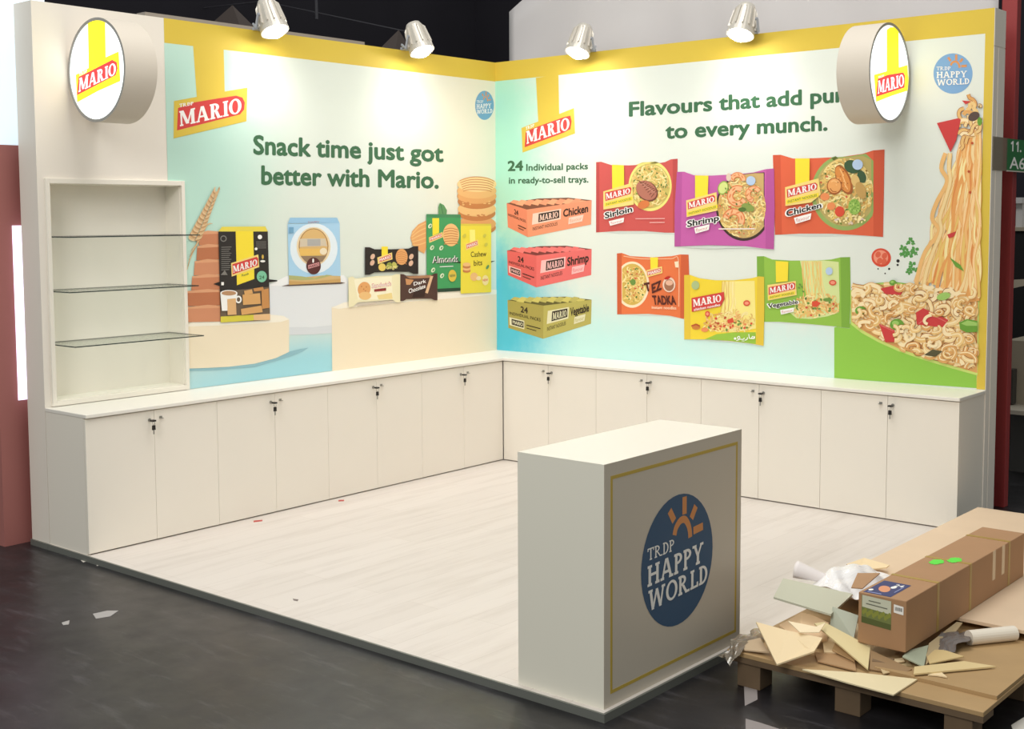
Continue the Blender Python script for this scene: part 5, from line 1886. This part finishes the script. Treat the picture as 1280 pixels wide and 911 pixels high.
# ------------------------------------------------------------------ neighbours and hall behind
PINK = mat('pink_panel', (166, 104, 98), 0.6, var=0.05, scale=2)
nb = thing('neighbour_booth', (-0.6, -3.6, GZ), 'dusty pink booth wall at the far left behind the white wall end', 'booth wall')
MB().box((-1.4, -4.02, GZ), (-0.25, -3.0, 2.23)).build('pink_wall', PINK, nb)
MB().box((-1.4, -4.02, 2.23), (-0.25, -3.66, 3.6)).build('lit_panel', mat('lit_panel_white', (216, 232, 242), .4, emit=.55), nb)['label'] = 'glowing white upper panel'
p0, p1 = PX(15, 282, 0, -0.249), PX(34, 282, 0, -0.249)
p2 = PX(24, 500, 0, -0.249)
MB().box((-0.25, p0.y, p2.z), (-0.244, p1.y + .03, p0.z)).build('light_strip', mat('led_white', (235, 228, 255), .4, emit=1.3), nb)['label'] = 'vertical glowing light strip'

BEAM = mat('panel_back', (150, 140, 128), .7)
o = MB().box((-0.34, -2.99, GZ), (-0.25, -1.15, 3.068)).build('partition', BEAM)
single(o, (-0.3, -2.1, GZ)); tag(o, 'greyish back partition whose top shows above the snack advert wall', 'partition')

# white cloth cover behind the noodle wall
n, mrow = 60, 20
vs = []
for j in range(mrow + 1):
    for i in range(n + 1):
        u, v = i / n, j / mrow
        x = -0.26 + 3.91 * u
        top = 3.47 - 0.02 * u + .62 * max(0, min(1, u / .3))
        z = 0.1 + (top - .1) * v
        y = .50 + .012 * math.sin(14 * u + 3 * v) + .010 * math.sin(31 * u - 9 * v)
        for (m0, c0, wd, am) in ((-.55, 3.84, .035, .05), (-.42, 3.52, .02, .03), (-.7, 5.6, .02, .03)):
            d = (z - (c0 + m0 * (2.6 - x))) if False else (z - (3.20 + (x - 1.45) * (.22 if am == .05 else .30)) - (0 if am == .05 else .10 if m0 == -.42 else -.32))
            y -= am * math.exp(-(d / wd) ** 2)
        vs.append((x, y, z))
fs = [(j * (n + 1) + i, j * (n + 1) + i + 1, (j + 1) * (n + 1) + i + 1, (j + 1) * (n + 1) + i) for j in range(mrow) for i in range(n)]
o = MB().add(vs, fs).build('cloth_cover', mat('cover_cloth', (206, 202, 202), .8), smooth=True)
so = o.modifiers.new('thickness', 'SOLIDIFY'); so.thickness = .01
single(o, (1.8, .5, .1)); tag(o, 'creased off-white cloth stretched up behind the noodle advert wall', 'cloth')

o = MB().box((3.664, 0.50, GZ), (3.757, 0.57, 4.4)).build('post', mat('red_post', (150, 48, 48), .5), bevel=.003)
single(o, (3.71, .535, GZ)); tag(o, 'tall dark red post behind the right wall end', 'post')

sg = thing('booth_number_sign', (RW + .006, 0.3, 2.06), 'small green booth number sign on the right wall end', 'sign')
MB().box((RW + .004, 0.245, 2.070), (RW + .010, 0.72, 2.260)).build('green_plate', mat('sign_green', (34, 112, 58), .45), sg)
MB().box((RW + .004, 0.004, 2.066), (RW + .009, 0.245, 2.262)).build('clear_bracket', mat('smoky_acrylic', (150, 140, 122), .3, alpha=.5), sg)
MB().box((RW + .004, 0.245, 2.064), (RW + .012, 0.72, 2.071)).build('lower_edge', mat('sign_edge', (206, 196, 186), .5), sg)


class Sgn(Art):
    def P(self, q):
        return Vector((self.val + self.n * self.step, q[0], q[1]))


a = Sgn(0, RW + .0104, 1)
for y in (.325, .415):
    a.poly([(y, 2.186), (y + .022, 2.186), (y + .022, 2.248), (y + .006, 2.248), (y - .024, 2.236), (y - .024, 2.226), (y, 2.230)], WHT)
a.ell(.475, 2.192, .013, .007, WHT)
a.text('A6', (.285, 2.082), (.56, 2.082), (.56, 2.152), (.285, 2.152), WHT, .01)
a.build('sign_lettering', sg, 'white booth number')

# things glimpsed beyond the right wall end
BEI = mat('beige_laminate', (176, 164, 144), .6)
BLKM = mat('black_cloth', (24, 22, 24), .8)
LG = mat('light_grey', (206, 204, 204), .5)
yb = 3.0
p = lambda x, y: PX(x, y, 1, yb)
q0, q1 = p(1256, 284), p(1330, 288)
tb = thing('display_counter', (q0.x + .3, yb + .3, GZ), 'dark counter with a pale top seen past the red post', 'counter')
MB().box((q0.x - .2, yb, q0.z - .03), (q1.x + .4, yb + .7, q0.z)).build('top', BEI, tb)
MB().box((q0.x - .2, yb + .02, GZ), (q1.x + .4, yb + .7, q0.z - .03)).build('body', BLKM, tb)
r0, r1 = p(1263, 250), p(1272, 254)
ws = thing('white_pedestal', (r0.x + .06, yb + .2, q0.z), 'small white pedestal standing on the dark counter', 'pedestal')
MB().box((p(1265, 254).x, yb + .1, q0.z), (p(1273, 254).x, yb + .3, r1.z)).build('column', LG, ws)
MB().box((r0.x, yb + .05, r1.z), (p(1275, 254).x, yb + .35, r0.z + .02)).build('cap', LG, ws)
o = MB().box((p(1274, 250).x, yb + .4, q0.z), (p(1277.5, 250).x, yb + .46, p(1274, 205).z)).build('post', LG)
single(o, (p(1276, 250).x, yb + .43, q0.z)); tag(o, 'thin white post rising behind the small white pedestal', 'post')
yb = 1.6
o1 = p(1258, 425)
ck = thing('storage_cabinet', (p(1300, 425).x, yb + .4, GZ), 'low beige cabinet beyond the right wall end', 'cabinet')
MB().box((p(1258, 425).x, yb, p(1258, 508).z), (p(1330, 425).x, yb + .5, p(1258, 425).z)).build('body', BEI, ck)
MB().box((p(1261, 460).x, yb - .08, p(1261, 503).z), (p(1271.5, 460).x, yb - .002, p(1261, 460).z)).build('speaker_panel', mat('charcoal', (70, 66, 60), .7), ck)
MB().box((p(1258, 505).x, yb - .3, p(1258, 509).z), (p(1330, 505).x, yb + .5, p(1258, 504).z)).build('shelf', mat('shelf_pale', (206, 196, 180), .5), ck)
MB().box((p(1258, 505).x, yb + .1, GZ), (p(1330, 505).x, yb + .5, p(1258, 509).z)).build('plinth', mat('slate', (92, 90, 88), .7), ck)
yb = 2.2
o = MB().prism([p(1260, 350), p(1262, 361), p(1300, 353), p(1300, 348)], .02, down=Vector((0, 1, 0))).build('panel_board', mat('board_cream', (212, 200, 180), .6))
single(o, tuple(p(1270, 361))); tag(o, 'pale slanting board in the dark beyond the red post', 'board')

# hall roof clutter over the left wall
WIRE = mat('wire', (86, 84, 92), .5)
tb = MB()
pA, pB = PX(150, 22, 1, 9), PX(560, -25, 1, 9)
o = MB().tube([pA, pB], .014, n=6).build('cable', WIRE); single(o, tuple(pA)); tag(o, 'thin cable rising to the right across the dark hall', 'cable')
pA, pB = PX(330, 2, 1, 10), PX(520, 42, 1, 10)
o = MB().tube([pA, pB], .014, n=6).build('cable', WIRE); single(o, tuple(pA)); tag(o, 'thin cable falling to the right across the dark hall', 'cable')
pA, pB = PX(395, -10, 1, 8.5), PX(396, 24, 1, 8.5)
o = MB().tube([pA, pB], .03, n=8).build('hanging_rod', WIRE); single(o, tuple(pB)); tag(o, 'vertical rod hanging in the dark hall above the left wall', 'rod')
TENT = mat('tent_cloth', (104, 92, 88), .8)
for (pts, lb_) in (([(435, 52), (470, 33), (488, 55)], 'dim cloth peak behind the snack wall, between its two floodlights'), ([(215, 30), (262, 2), (318, 40)], 'dim cloth peak behind the snack wall, left of its floodlights')):
    b0, ap, b1 = [PX(x, y, 1, 6.5) for x, y in pts]
    b0.z -= .6
    b1.z -= .6
    base = [b0, b1, b1 + Vector((0, 1.0, 0)), b0 + Vector((0, 1.0, 0))]
    apx = ap + Vector((0, .5, 0))
    mb = MB().add(base + [apx], [(0, 1, 4), (1, 2, 4), (2, 3, 4), (3, 0, 4)])
    lowb = [Vector((q.x, q.y, GZ)) for q in base]
    mb.add(base + lowb, [(0, 1, 5, 4), (1, 2, 6, 5), (2, 3, 7, 6), (3, 0, 4, 7)])
    o = mb.build('canopy_tent', TENT)
    single(o, ((b0.x + b1.x) / 2, b0.y + .5, GZ))
    tag(o, lb_, 'tent')
